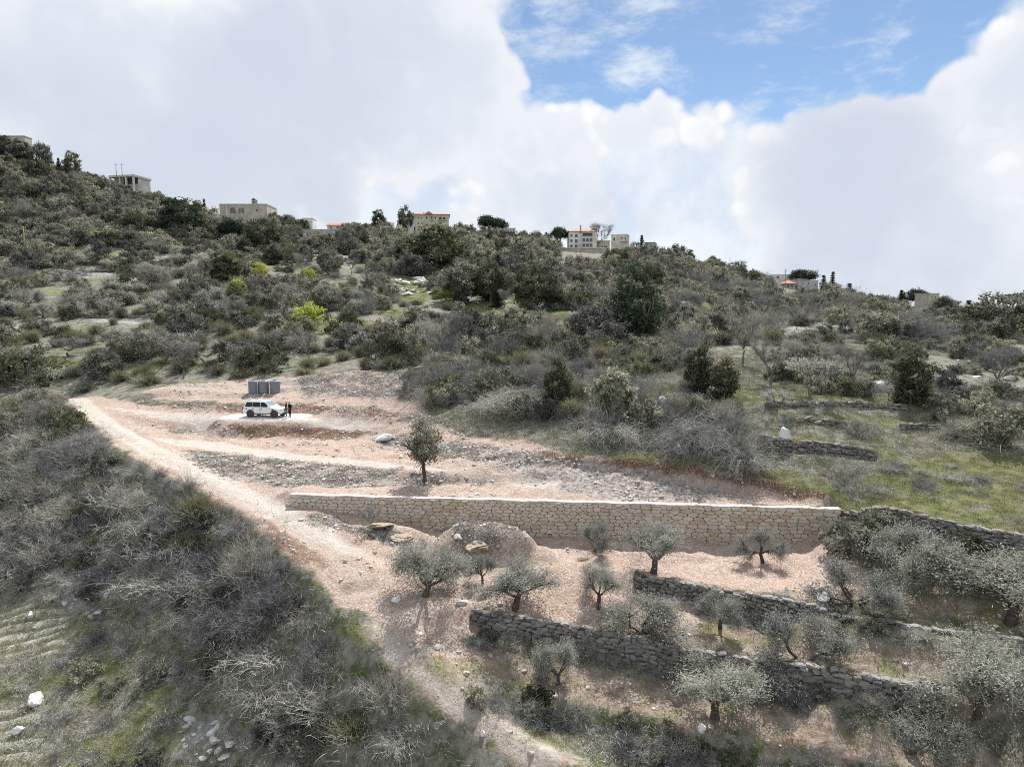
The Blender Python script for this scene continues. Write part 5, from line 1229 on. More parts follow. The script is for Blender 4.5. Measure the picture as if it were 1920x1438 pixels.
# ------------------------------------------------------------------ boulders, ledges, loose stones
def boulder(px, py, wpx, hpx, name, label, lib=None, rz=None, dep=1.0, sink=.25):
    p = hit(px, py); k = p.y / F; me = (lib or LIM)[prng.randint(len(lib or LIM))]
    w, h = wpx * k, hpx * k
    return tag(obj(name, me, None, (p.x, p.y, p.z + h * (.5 - sink)), (prng.normal() * .15, prng.normal() * .12, prng.rand() * 6.28 if rz is None else rz), (w, w * .8 * dep, h / .6)), label, 'rock')
for a in [(68, 1318, 38, 26, 'white_boulder', 'big white angular block lying in the grassy field', WHT), (57, 1158, 16, 14, 'white_boulder', 'small white block at the top of the tilled field', WHT), (36, 1372, 26, 12, 'white_boulder', 'flat white stone half buried between tilled rows', WHT),
          (722, 824, 40, 12, 'white_slab', 'flat white slab lying on the rubble bank behind the lone tree', WHT), (1475, 1116, 12, 20, 'white_stone', 'upright white stone on the first terrace edge', WHT), (1316, 1372, 18, 18, 'white_stone', 'white stone under the third terrace edge', WHT), (1157, 1380, 12, 10, 'white_stone', 'white stone beside the dead bush', WHT),
          (906, 1380, 12, 12, 'white_stone', 'white stone on the grassy track verge', WHT), (820, 1216, 16, 10, 'pale_stone', 'pale stone on the earth of the second terrace near the track', WHT), (742, 1128, 18, 11, 'pale_stone', 'pale stone beside the broad dark olive', WHT), (867, 1133, 30, 9, 'pale_stone', 'pale stone lump at the olive terrace edge', LIM), (1545, 1122, 34, 14, 'pale_stone', 'wide pale stone on the first terrace edge', LIM),
          (1472, 825, 22, 26, 'white_boulder', 'white rounded boulder on the curved drystone wall', WHT), (893, 1030, 52, 20, 'rock_ledge', 'layered ochre rock bulging from the spoil mound', OCH), (858, 1012, 20, 9, 'pale_stone', 'pale stone on the shoulder of the spoil mound', LIM), (716, 987, 58, 9, 'rock_ledge', 'weathered rock ledge below the low end of the masonry wall', OCH), (752, 1010, 50, 10, 'rock_ledge', 'second weathered ledge beside the spoil mound', OCH),
          (1645, 735, 34, 26, 'grey_boulder', 'pale boulder among shrubs below the scrubby slope', LIM), (1860, 690, 30, 22, 'grey_boulder', 'pale boulder beside the leafless tree', LIM), (1080, 712, 30, 20, 'grey_boulder', 'pale boulder in the grass beside the dark evergreen column', LIM), (1100, 735, 36, 22, 'grey_boulder', 'larger pale boulder by the tall grey-topped evergreen', LIM), (1235, 775, 40, 34, 'grey_boulder', 'pale pointed boulder near the brush heap', LIM),
          (1400, 855, 22, 10, 'grey_boulder', 'grey rubble block on the green strip', LIM), (545, 1288, 18, 12, 'pale_stone', 'pale stone at the foot of the brush bank', LIM), (1310, 1345, 14, 10, 'pale_stone', 'pale stone near the weedy olive', LIM), (1280, 850, 30, 14, 'grey_boulder', 'grey block under the brush heap', LIM)]:
    boulder(*a[:6], lib=a[6])
# outcrops of pale limestone on the hillside
def outcrop(pixpoly, n_, smin, smax, label):
    P = [hit(*p) for p in pixpoly]; xs = [p.x for p in P]; ys = [p.y for p in P]; c_ = 0; k = 0
    while c_ < n_ and k < 4000:
        k += 1; x_ = prng.uniform(min(xs), max(xs)); y_ = prng.uniform(min(ys), max(ys))
        if not inside(P, np.array([x_]), np.array([y_]))[0]: continue
        s_ = smin + (smax - smin) * prng.rand() ** 2; c_ += 1
        tag(obj('limestone_outcrop', LIM[prng.randint(6)], None, (x_, y_, hz1(x_, y_) + s_ * .05), (prng.normal() * .2, prng.normal() * .2, prng.rand() * 6.28), (s_ * 1.4, s_, s_ * .7)), label, 'rock', label)
outcrop([(720, 528), (805, 526), (810, 556), (740, 560)], 22, 1.2, 3.6, 'pale limestone block beside the grassy gap below the huge oak')
outcrop([(1420, 602), (1560, 598), (1720, 610), (1880, 626), (1880, 640), (1560, 632), (1430, 628)], 44, 1.0, 4.0, 'pale limestone slab of the rock outcrop above the scrubby slope')
outcrop([(560, 470), (690, 468), (690, 490), (540, 492)], 26, 1.5, 4.5, 'grey limestone slab beside the hillside road wall')
outcrop([(1150, 645), (1290, 638), (1290, 690), (1180, 695)], 22, .8, 2.6, 'pale broken rock below the tall dark conifer')
outcrop([(90, 372), (200, 362), (190, 388), (100, 392)], 20, 2.0, 5.0, 'bare pale rock slab on the steep slope under the skyline')
outcrop([(390, 515), (430, 510), (440, 535), (370, 540)], 10, 1.0, 2.5, 'pale rock beside the compact near-black evergreen')
outcrop([(330, 1335), (440, 1340), (440, 1430), (350, 1430)], 26, .2, .7, 'broken pale stone in the scree below the brush bank')
outcrop([(105, 1085), (180, 1075), (215, 1120), (170, 1165), (110, 1150)], 20, .3, .9, 'flat pale rock in the bare patch of the brush bank')
outcrop([(1760, 640), (1900, 670), (1900, 720), (1780, 700)], 14, .5, 1.6, 'grey rock among the cushions of the scrubby slope')

def sown(n_, A, seed, x0=-48, x1=48, y0=28, y1=104, power=1.0, lo=0.2):
    r = np.random.RandomState(seed); x_ = r.rand(n_) * (x1 - x0) + x0; y_ = r.rand(n_) * (y1 - y0) + y0
    a = sample(A, x_, y_); k = (r.rand(n_) < np.clip(a, 0, 1) ** power) & (a > lo); x_, y_ = x_[k], y_[k]
    px_, py_ = proj(x_, y_, hgt(x_, y_)); k = (px_ > -60) & (px_ < 1980) & (py_ < 1500); return x_[k], y_[k], r
def stuff(name, n_, A, seed, meshes, smin, smax, label, pw=2.0, cat=None, lift=0.0, **kw):
    x_, y_, r = sown(n_, A, seed, **kw); s_ = smin + (smax - smin) * r.rand(len(x_)) ** pw
    return scatter(name, np.stack([x_, y_, hgt(x_, y_) + lift * s_], 1), s_, meshes, label, cat)
dist_ = np.clip(soil * (1 - .8 * track), 0, 1)
patch = sstep(fbm(XX / 2.5, YY / 2.5, 3, 150), .42, .62)
stuff('loose_stones', 80000, np.clip(dist_ * .22 * (.1 + patch) + gravel * .55 * (.3 + patch) + redcut * .3 + rubble * .8, 0, 1), 301, RUB, .04, .36, 'loose broken stones strewn over the cleared ground', 3.2, 'stones')
stuff('terrace_stones', 40000, np.clip(soil2 * .35 * (.3 + patch) + tilled * .25 + rock * near * .8, 0, 1), 302, RUB, .05, .36, 'loose stones on the olive terraces and the field', 3.0, 'stones')
def tuft(seed, n_, h, rx, m, w=.022, droop=.35):
    r = np.random.RandomState(seed); g = Geo(); P = r.normal(size=(n_, 3)) * np.array([rx, rx, 0]); D = unit(r.normal(size=(n_, 3)) * np.array([.5, .5, .1]) + np.array([0, 0, 1.0]))
    g.strands(P, D, h * (.5 + .7 * r.rand(n_)), 2, w, droop, .1, r, 0, .1); return g.mesh('tuft', (M[m],))
def weed(seed, n_, r0, m):
    r = np.random.RandomState(seed); g = Geo(); C = clumps(r, n_, r0, r0 * .5, r0 * .4, .3, .3); C[:, 2] = np.abs(C[:, 2]); g.leaves(C, .14, r, 1.5, 0); return g.mesh('weed', (M[m],))
GT = [tuft(401, 70, .20, .24, 'grassb'), tuft(402, 70, .14, .30, 'grassb'), tuft(412, 60, .18, .26, 'straw'), tuft(413, 70, .16, .26, 'grassb')]
ST = [tuft(404, 50, .26, .18, 'straw'), tuft(405, 45, .2, .24, 'straw'), tuft(406, 40, .22, .2, 'grassb')]
LT = [tuft(407, 40, .3, .28, 'dry', .024, .6), tuft(408, 40, .22, .3, 'dry', .024, .8), tuft(409, 45, .2, .28, 'weed'), tuft(410, 40, .25, .25, 'straw')]
stuff('grass', 60000, grass * .75, 303, GT, .55, 1.35, 'short fresh green grass and weeds', 1.0, 'grass', x0=-48, x1=48, y0=28, y1=104)
stuff('meadow_grass', 30000, grass * .8, 306, GT[:2], 1.0, 2.0, 'grass in the clearings of the hillside', 1.0, 'grass', x0=-90, x1=90, y0=95, y1=200)
stuff('dry_grass', 45000, soil2 * .35 * patch + grass * .25 + tilled * .1, 304, ST, .5, 1.2, 'straw-coloured dry grass on the terraces and meadow', 1.0, 'grass')
stuff('dry_litter', 70000, rubble * .55 + soil * .06 * patch, 308, [tuft(420, 40, .3, .3, 'dry', .026, .9), tuft(421, 40, .25, .3, 'twig', .026, .9), tuft(422, 40, .2, .25, 'weed'), tuft(423, 40, .35, .3, 'twig', .03, .7)], .5, 1.3, 'dead twigs and weeds mixed into the rubble banks', 1.0, 'litter')
stuff('undergrowth', 70000, np.clip(1 - soil - soil2 - track - gravel - grass - redcut - rock, 0, 1) * near * .8, 305, LT, .6, 1.6, 'low dry undergrowth and weeds between the bushes', 1.0, 'undergrowth')

# ------------------------------------------------------------------ boxes and prisms for made things
def bmobj(name, bm, m, parent=None, loc=None, rot=None, smooth=False):
    me = bpy.data.meshes.new(name); bm.normal_update(); bm.to_mesh(me); bm.free(); me.materials.append(m)
    if smooth: me.polygons.foreach_set('use_smooth', [True] * len(me.polygons))
    return obj(name, me, parent, loc, rot)
def box(bm, x0, x1, y0, y1, z0, z1):
    v = [bm.verts.new(p) for p in ((x0, y0, z0), (x1, y0, z0), (x1, y1, z0), (x0, y1, z0), (x0, y0, z1), (x1, y0, z1), (x1, y1, z1), (x0, y1, z1))]
    for f in ((3, 2, 1, 0), (4, 5, 6, 7), (0, 1, 5, 4), (1, 2, 6, 5), (2, 3, 7, 6), (3, 0, 4, 7)): bm.faces.new([v[i] for i in f])
def boxo(name, m, parent, *b):
    bm = bmesh.new(); box(bm, *b); return bmobj(name, bm, m, parent)
def prism(name, m, parent, pts, y0, y1):
    """outline in x,z pushed from y0 to y1"""
    bm = bmesh.new(); a = [bm.verts.new((p[0], y0, p[1])) for p in pts]; b = [bm.verts.new((p[0], y1, p[1])) for p in pts]; n_ = len(pts)
    bm.faces.new(a); bm.faces.new(b[::-1])
    for i in range(n_): bm.faces.new((a[(i + 1) % n_], a[i], b[i], b[(i + 1) % n_]))
    bmesh.ops.recalc_face_normals(bm, faces=bm.faces[:]); return bmobj(name, bm, m, parent)
def lathe(name, m, parent, prof, seg=24, loc=None, rot=None, smooth=True):
    bm = bmesh.new(); rings = []
    for r_, z_ in prof: rings.append([bm.verts.new((r_ * math.cos(a), r_ * math.sin(a), z_)) for a in [2 * math.pi * i / seg for i in range(seg)]])
    for a, b in zip(rings[:-1], rings[1:]):
        for i in range(seg): bm.faces.new((a[i], a[(i + 1) % seg], b[(i + 1) % seg], b[i]))
    bm.faces.new(rings[0][::-1]); bm.faces.new(rings[-1])
    return bmobj(name, bm, m, parent, loc, rot, smooth)
def paint(name, col, rough=.3, spec=.5, metal=0.0):
    m, n = mat(name); p = n.new('ShaderNodeTexCoord').outputs['Object']; f = n.noise(p, 3, 4, .6)
    return finish(m, n, n.mix(n.ramp(f, .3, .7), tuple(v * .93 for v in col), col), rough, None, spec=spec, metal=metal)
M['carwhite'] = paint('white_car_paint', (.78, .78, .77), .25); M['glass'] = paint('dark_glass', (.010, .011, .014), .12, .35); M['tyre'] = paint('tyre_rubber', (.018, .018, .018), .8, .2)
M['rim'] = paint('alloy', (.55, .55, .56), .35, .5, .15); M['trim'] = paint('black_trim', (.03, .03, .032), .6); M['redlens'] = paint('red_lens', (.35, .02, .02), .2); M['lamp'] = paint('lamp_lens', (.55, .57, .6), .1, .8); M['shield'] = paint('windscreen', (.22, .26, .30), .05, .9)
M['tank'] = simple('tank_plastic', (.185, .20, .235), .5, .06, 2); M['tanklid'] = simple('tank_lid', (.13, .14, .17), .5, .06, 2); M['pipe'] = simple('white_pipe', (.75, .75, .74), .5, .03)

# ------------------------------------------------------------------ concrete pad, car, tanks
bm = bmesh.new(); box(bm, -4.3, 5.2, -1.9, 1.9, -.5, 0.0); bmesh.ops.bevel(bm, geom=bm.edges[:], offset=.04, segments=1, affect='EDGES')
pad = tag(bmobj('parking_slab', bm, simple('pale_concrete', (.58, .56, .53), .9, .1, 1.5), None, (pp.x, pp.y, pz)), kind='structure')
def loft(bm, secs):
    """rounded cross-sections (x, zbottom, ztop, halfwidth, inset at top) along x"""
    rings = []
    for x_, zb_, zt_, hw, ti in secs:
        rings.append([bm.verts.new(p) for p in ((x_, -hw * .93, zb_), (x_, -hw, zb_ + (zt_ - zb_) * .25), (x_, -hw, zb_ + (zt_ - zb_) * .6), (x_, -hw + ti, zt_ - .03), (x_, -hw + ti + .08, zt_), (x_, hw - ti - .08, zt_), (x_, hw - ti, zt_ - .03), (x_, hw, zb_ + (zt_ - zb_) * .6), (x_, hw, zb_ + (zt_ - zb_) * .25), (x_, hw * .93, zb_))])
    n_ = len(rings[0])
    for a, b in zip(rings[:-1], rings[1:]):
        for i in range(n_): bm.faces.new((a[i], a[(i + 1) % n_], b[(i + 1) % n_], b[i]))
    bm.faces.new(rings[0][::-1]); bm.faces.new(rings[-1]); bmesh.ops.recalc_face_normals(bm, faces=bm.faces[:])
def make_car(loc, rz):
    c_ = thing('parked_car', 'white boxy off-road wagon parked on the concrete slab below the water tanks', 'car', loc, rz)
    bm = bmesh.new(); loft(bm, [(-2.42, .60, 1.06, .80, .05), (-2.36, .46, 1.12, .90, .06), (-2.1, .42, 1.15, .95, .06), (-1.0, .40, 1.15, .965, .05), (.3, .40, 1.15, .965, .05), (1.0, .40, 1.14, .96, .06), (1.3, .41, 1.10, .955, .08), (1.95, .43, 1.04, .945, .10), (2.25, .46, .98, .90, .10), (2.38, .52, .90, .84, .08)])
    body = bmobj('body', bm, M['carwhite'], c_)
    bm = bmesh.new()                                    # cabin
    lo = [(-2.33, -.88), (1.08, -.88), (1.08, .88), (-2.33, .88)]; mid = [(-1.98, -.74), (.22, -.74), (.22, .74), (-1.98, .74)]; hi = [(-1.85, -.62), (.05, -.62), (.05, .62), (-1.85, .62)]
    rg = [[bm.verts.new((x_, y_, z_)) for x_, y_ in r_] for r_, z_ in ((lo, 1.12), (mid, 1.76), (hi, 1.82))]
    for a, b in zip(rg[:-1], rg[1:]):
        for i in range(4): bm.faces.new((a[i], a[(i + 1) % 4], b[(i + 1) % 4], b[i]))
    bm.faces.new(rg[-1]); cabin = bmobj('cabin', bm, M['carwhite'], c_)
    def cab(x_, t, s, off=.012):                        # a point on the cabin's side, t from belt to roof
        y_ = .88 + (.74 - .88) * t; return Vector((x_, s * (y_ + off), 1.12 + .64 * t + off * .2))
    for s in (-1, 1):
        for xa, xb, ta, tb in ((-2.14, -1.28, -1.90, -1.24), (-1.22, -.28, -1.2, -.30), (-.22, .88, -.22, .20)):
            bm = bmesh.new(); q = [cab(xa, .10, s), cab(xb, .10, s), cab(tb, .92, s), cab(ta, .92, s)]; q2 = [p - Vector((0, s * .04, 0)) for p in q]
            a = [bm.verts.new(p) for p in q]; b = [bm.verts.new(p) for p in q2]; bm.faces.new(a); bm.faces.new(b[::-1])
            for i in range(4): bm.faces.new((a[i], a[(i + 1) % 4], b[(i + 1) % 4], b[i]))
            bmesh.ops.recalc_face_normals(bm, faces=bm.faces[:]); bmobj('window', bm, M['glass'], c_)
        for xh in (-.95, .05):
            d_ = boxo('door', M['carwhite'], c_, xh - .35, xh + .72, s * .955 - .012, s * .955 + .022, .50, 1.06)
            boxo('handle', M['trim'], d_, xh - .25, xh - .05, s * .99 - .012, s * .99 + .012, .96, .99)
        boxo('side_vent', M['trim'], c_, 1.15, 1.36, s * .965 - .02, s * .965 + .012, .86, 1.0); boxo('fuel_flap' if s > 0 else 'rear_vent', M['trim'], c_, -1.98, -1.82, s * .965 - .02, s * .965 + .01, .93, 1.02)
        boxo('sill', M['trim'], c_, -1.0, 1.0, s * .93 - .05, s * .93 + .05, .34, .43); boxo('mirror', M['carwhite'], c_, .72, .90, s * 1.02 - .10, s * 1.02 + .10, 1.14, 1.30)
        boxo('headlight', M['lamp'], c_, 2.12, 2.37, s * .70 - .17, s * .70 + .17, .82, .97); boxo('tail_light', M['redlens'], c_, -2.44, -2.28, s * .80 - .09, s * .80 + .105, .86, 1.14)
        boxo('roof_rail', M['rim'], c_, -1.7, -.1, s * .58 - .025, s * .58 + .025, 1.83, 1.87)
        for xw in (-1.42, 1.46):
            lathe('wheel_arch', M['trim'], c_, [(.47, 0), (.47, .05)], 20, (xw, s * .935 - .025, .42), (math.pi / 2, 0, 0), False)
            w = lathe('wheel', M['tyre'], c_, [(.28, -.12), (.37, -.11), (.39, -.07), (.39, .07), (.37, .11), (.28, .12)], 24, (xw, s * .87, .39), (math.pi / 2, 0, 0))
            lathe('rim', M['rim'], w, [(.10, -.135), (.25, -.128), (.27, -.10), (.27, .10), (.25, .128), (.10, .135)], 20)
            for k in range(5):
                sp = boxo('spoke_gap', M['trim'], w, .15, .22, -.03, .03, -.138, .138); sp.rotation_euler = (0, 0, k * 1.2566)
    bm = bmesh.new(); q = [Vector((.98, -.80, 1.16)), Vector((.98, .80, 1.16)), Vector((.28, .68, 1.74)), Vector((.28, -.68, 1.74))]; nn = Vector((.64, 0, .86)).normalized() * .02
    a = [bm.verts.new(p + nn) for p in q]; b = [bm.verts.new(p - nn) for p in q]; bm.faces.new(a); bm.faces.new(b[::-1])
    for i in range(4): bm.faces.new((a[i], a[(i + 1) % 4], b[(i + 1) % 4], b[i]))
    bmesh.ops.recalc_face_normals(bm, faces=bm.faces[:]); bmobj('windscreen', bm, M['shield'], c_)
    boxo('grille', M['trim'], c_, 2.30, 2.40, -.48, .48, .74, .92); boxo('front_bumper', M['trim'], c_, 2.20, 2.42, -.80, .80, .42, .58); boxo('rear_bumper', M['trim'], c_, -2.46, -2.25, -.84, .84, .44, .60)
    return c_
make_car((pp.x + .3, pp.y, pz), R(-9))

def person(px, label, facing, top, legs, dx=0, dy=0, h=1.76, paper=False):
    """standing figure: one skin grown over a posed skeleton, coloured by garment"""
    p = hit(px, 783); x_, y_ = p.x + dx, p.y + dy; k = h / 1.76
    J = [(0, 0, .96, .15), (0, .0, 1.10, .155), (0, .01, 1.30, .17), (0, .01, 1.44, .13), (0, .02, 1.52, .06), (0, .035, 1.58, .085), (0, .03, 1.68, .10), (0, .02, 1.75, .06)]; E = [(i, i + 1) for i in range(7)]
    def chain(root, pts):
        last = root
        for q in pts: J.append(q); E.append((last, len(J) - 1)); last = len(J) - 1
        return last
    for s in (-1, 1):
        chain(0, [(s * .10, 0, .88, .10), (s * .105, .03, .50, .065), (s * .11, -.01, .12, .045), (s * .115, .02, .05, .045), (s * .12, .15, .035, .035)])
        hd = chain(3, [(s * .19, 0, 1.42, .065), (s * .24, -.03, 1.16, .048), (s * .16, .20, 1.06, .036), (s * .11, .28, 1.10, .034)])
        for f in range(4): chain(hd, [(s * (.075 + .022 * f), .33, 1.115 - .012 * f, .0095), (s * (.06 + .022 * f), .36 - .008 * abs(f - 1.5), 1.125 - .015 * f, .0085)])
        chain(hd, [(s * .13, .30, 1.145, .010), (s * .10, .325, 1.165, .009)])
    me = bpy.data.meshes.new('body'); me.from_pydata([(a * k, b * k, c_ * k) for a, b, c_, _ in J], E, [])
    o = bpy.data.objects.new('body_tmp', me); COL.objects.link(o)
    sk = o.modifiers.new('skin', 'SKIN'); sk.use_smooth_shade = True
    for i, v in enumerate(me.skin_vertices[0].data): v.radius = (J[i][3] * k * 1.15, J[i][3] * k * (.82 if i < 4 else 1.1)) if J[i][3] > .03 else (J[i][3], J[i][3]); v.use_root = i == 0
    o.modifiers.new('sub', 'SUBSURF').levels = 1
    bpy.context.view_layer.update(); ev = o.evaluated_get(bpy.context.evaluated_depsgraph_get()); m2 = bpy.data.meshes.new_from_object(ev); bpy.data.objects.remove(o)
    m2.materials.clear()
    for m in (M['skin'], top, legs, M['shoe'], M['hair']): m2.materials.append(m)
    for f in m2.polygons:
        z_ = f.center.z / k; yy = f.center.y / k
        f.material_index = 3 if z_ < .09 else 2 if z_ < .93 and yy < .17 else (0 if yy > .245 and z_ < 1.3 else 1) if z_ < 1.50 else (4 if (z_ > 1.69 or (yy < .0 and z_ > 1.58)) else 0); f.use_smooth = True
    r_ = thing('person', label, 'person', (x_, y_, max(pz if abs(x_ - pp.x) < 5.2 and abs(y_ - pp.y) < 1.9 else 0, hz1(x_, y_))), facing)
    obj('body', m2, r_)
    hb = bmesh.new()                                      # face: nose, ears
    for a in ((0, .135, 1.635, .014, .02, .022), (-.092, .03, 1.64, .01, .02, .03), (.092, .03, 1.64, .01, .02, .03)): box(hb, (a[0] - a[3]) * k, (a[0] + a[3]) * k, (a[1] - a[4]) * k, (a[1] + a[4]) * k, (a[2] - a[5]) * k, (a[2] + a[5]) * k)
    bmobj('face_features', hb, M['skin'], r_)
    eb = bmesh.new()
    for s in (-1, 1): box(eb, (s * .035 - .014) * k, (s * .035 + .014) * k, .118 * k, .132 * k, 1.655 * k, 1.668 * k)
    box(eb, -.025 * k, .025 * k, .118 * k, .130 * k, 1.592 * k, 1.602 * k); bmobj('eyes_and_mouth', eb, M['hair'], r_)
    if paper: tag(boxo('paper_sheet', M['paper'], None, -.11, .11, -.004, .004, -.075, .075), 'white sheet of paper held by the person in black', 'paper'); q = bpy.data.objects['paper_sheet']; q.location = Vector(r_.location) + Matrix.Rotation(facing, 3, 'Z') @ Vector((0, .36, 1.14)); q.rotation_euler = (R(-50), 0, facing)
    return r_
M['skin'] = paint('skin', (.42, .26, .19), .55, .3); M['black'] = paint('black_cloth', (.018, .017, .017), .9, .1); M['darkgreen'] = paint('dark_jacket', (.028, .034, .032), .9, .1); M['denim'] = paint('faded_denim', (.17, .21, .24), .9, .1); M['shoe'] = paint('shoe', (.02, .02, .02), .7); M['hair'] = paint('dark_hair', (.02, .015, .012), .8); M['paper'] = paint('paper', (.75, .75, .74), .8)
person(543, 'person all in black holding a paper beside the white car', R(150), M['black'], M['black'], .15, -.3, 1.78, True)
person(536, 'person in dark jacket and pale jeans at the front of the white car', R(-60), M['darkgreen'], M['denim'], -.02, .25, 1.72)

def tank(px, py, label):
    p = hit(px, py); t = thing('water_tank', label, 'tank', (p.x, TANK_Y, TANK_Z)); D = .66
    prof = [(D * .96, -.25), (D, -.2)]
    for k in range(5): z_ = .12 + k * .27; prof += [(D, z_), (D * 1.02, z_ + .05), (D * 1.02, z_ + .12), (D, z_ + .17)]
    prof += [(D, 1.50), (D * .95, 1.57), (D * .6, 1.64), (D * .3, 1.67)]
    lathe('shell', M['tank'], t, prof, 32); ld = lathe('lid', M['tanklid'], t, [(.24, 1.66), (.25, 1.74), (.22, 1.77), (.1, 1.79)], 20); boxo('lid_grip', M['tanklid'], ld, -.05, .05, -.015, .015, 1.79, 1.82); return t
TANK_Y = tp.y; TANK_Z = hz1(tp.x, tp.y) + .02
for px, lb in ((474, 'grey plastic water tank next to the white pipe, end of the row of three'), (494.5, 'grey plastic water tank in the middle of the row of three'), (514, 'grey plastic water tank at the end of the row away from the pipe')): tank(px, 738, lb)
q = hit(484.5, 738); pipe = lathe('water_pipe', M['pipe'], None, [(.03, -.3), (.03, 1.45)], 10, (q.x, TANK_Y - .62, TANK_Z)); tag(pipe, 'thin white standpipe between two grey water tanks', 'pipe'); lathe('elbow', M['pipe'], pipe, [(.035, 0), (.035, .45)], 10, (0, 0, 1.43), (R(-90), 0, 0))

# ------------------------------------------------------------------ houses on the ridge
def wallmat(name, col, dirt=.2): return simple(name, col, .92, dirt, .35, .1)
M['ochre'] = wallmat('ochre_stone_wall', (.60, .52, .38)); M['cream'] = wallmat('cream_stone_wall', (.62, .57, .48)); M['white'] = wallmat('white_render', (.72, .71, .68)); M['greywall'] = wallmat('grey_render', (.45, .45, .46)); M['beige'] = wallmat('beige_stone_wall', (.46, .42, .35)); M['darkwall'] = wallmat('dark_block_wall', (.19, .175, .17))
M['tile'] = simple('red_roof_tile', (.43, .20, .145), .85, .15, 1.2); M['opening'] = paint('dark_opening', (.035, .035, .04), .5); M['pane'] = paint('window_pane', (.07, .08, .095), .15, .7); M['frame'] = simple('pale_frame', (.6, .57, .5), .8, .05); M['concrete'] = wallmat('raw_concrete', (.52, .50, .46)); M['slate'] = simple('dark_roof', (.12, .11, .11), .85, .15, 1.2)
class House:
    def __init__(s, name, label, x0, x1, ytop, ybase, d, depth, m, cat='house', rz=0.0, foot=7):
        s.k = d / F; cx = (x0 + x1) / 2; s.cx = cx; s.w = (x1 - x0) * s.k; P0 = at_d(cx, ybase, d); P1 = at_d(cx, ytop, d); s.yb = ybase; s.d = d
        s.h = P1[2] - P0[2]; s.depth = depth; s.root = thing(name, label, cat, (P0[0], d, P0[2] + CZ), rz); s.m = m; s.zs = s.h / (ybase - ytop)
        w = s.w / 2; s.wall = boxo('wall', m, s.root, -w, w, 0, depth, -foot, s.h)
    def X(s, px): return (px - s.cx) * s.k
    def Z(s, py): return (s.yb - py) * s.zs
    def win(s, x0, y0, x1, y1, arch=False, name='window', pane=None):
        a, b, t, u = s.X(x0), s.X(x1), s.Z(y0), s.Z(y1); o = .10
        def outline(g):
            if not arch: return [(a - g, u - g), (b + g, u - g), (b + g, t + g), (a - g, t + g)]
            r_ = (b - a) / 2 + g; c_ = (a + b) / 2; zz = t - (b - a) / 2
            return [(a - g, u - g), (b + g, u - g)] + [(c_ + r_ * math.cos(q), zz + r_ * 1.15 * math.sin(q)) for q in [math.pi * i / 8 for i in range(9)]]
        f = prism(name, M['frame'], s.root, outline(.14), -.06, .05); prism('pane', pane or M['pane'], f, outline(0), -.075, .0); return f
    def slab(s, name, x0, y0, x1, y1, out, m, into=.05): return boxo(name, m, s.root, s.X(x0), s.X(x1), -out, into, s.Z(y1), s.Z(y0))
    def hip(s, ytop, ov=.5, m=None, ridge=.35):
        w = s.w / 2 + ov; D = s.depth; z0 = s.h; z1 = s.Z(ytop); bm = bmesh.new()
        b = [bm.verts.new(p) for p in ((-w, -ov, z0), (w, -ov, z0), (w, D + ov, z0), (-w, D + ov, z0))]; e0 = [bm.verts.new(p) for p in ((-w, -ov, z0 + .15), (w, -ov, z0 + .15), (w, D + ov, z0 + .15), (-w, D + ov, z0 + .15))]
        t = [bm.verts.new((-w * ridge, D / 2, z1)), bm.verts.new((w * ridge, D / 2, z1))]
        bm.faces.new(b[::-1])
        for i in range(4): bm.faces.new((b[i], b[(i + 1) % 4], e0[(i + 1) % 4], e0[i]))
        bm.faces.new((e0[0], e0[1], t[1], t[0])); bm.faces.new((e0[2], e0[3], t[0], t[1])); bm.faces.new((e0[1], e0[2], t[1])); bm.faces.new((e0[3], e0[0], t[0]))
        s.roof = bmobj('roof', bm, m or M['tile'], s.root); return s.roof
    def parapet(s, hh=.5): 
        w = s.w / 2 + .15; return boxo('roof', s.m, s.root, -w, w, -.15, s.depth + .15, s.h, s.h + hh)
h = House('tall_villa', 'tall three-storey stone villa with pointed arches and low red hip roof on the ridge', 1067.5, 1118, 434.5, 466, 322, 11, M['cream'])
h.hip(426.5); h.slab('flank', 1067.5, 436, 1084, 466, .05, M['white']); c_ = boxo('chimney', M['darkwall'], h.roof, h.X(1087.5), h.X(1089.2), -.6, .1, h.h - .8, h.Z(422.5))
for x0 in (1092, 1098.6, 1105.2): h.win(x0, 447, x0 + 5.2, 453.5, True, 'arch'); h.win(x0, 457, x0 + 5.2, 463)
h.win(1092, 437, 1110.2, 443.5, name='loggia', pane=M['opening']); h.slab('railing', 1092, 441.4, 1110.2, 442.1, .2, M['frame'])
for y0 in (439.3, 449.3, 459): h.win(1069.6, y0, 1073.6, y0 + 5); h.win(1078, y0, 1083, y0 + 6, y0 < 440)
h = House('garden_wall', 'high plain retaining wall carrying the tall arched villa', 1046, 1142, 465.5, 486, 316, 4, M['beige'], 'wall', foot=8); h.slab('lower_ledge', 1046, 473, 1125, 487, 1.5, M['beige']); h.slab('top_course', 1046, 464.6, 1142, 466, .25, M['cream'])
h = House('side_terrace', 'low stepped stone outbuilding beside the tall arched villa', 1120, 1143, 452, 467, 326, 8, M['beige'], 'building'); h.win(1128, 461.5, 1131, 464.5, name='opening', pane=M['opening']); h.win(1132.5, 461.5, 1138, 464.5, name='opening', pane=M['opening']); h.slab('cornice', 1119, 451, 1144, 452.5, .4, M['cream'])
h = House('stone_house', 'flat-roofed stone house behind the tall arched villa', 1146, 1176, 441, 464, 338, 10, M['cream'], rz=R(-14)); h.parapet(.4); h.win(1164, 445, 1166.8, 449); h.win(1171, 446, 1173.2, 450); h.slab('balcony', 1163, 452.5, 1176, 454, .9, M['beige']); h.win(1150, 446, 1153, 451)
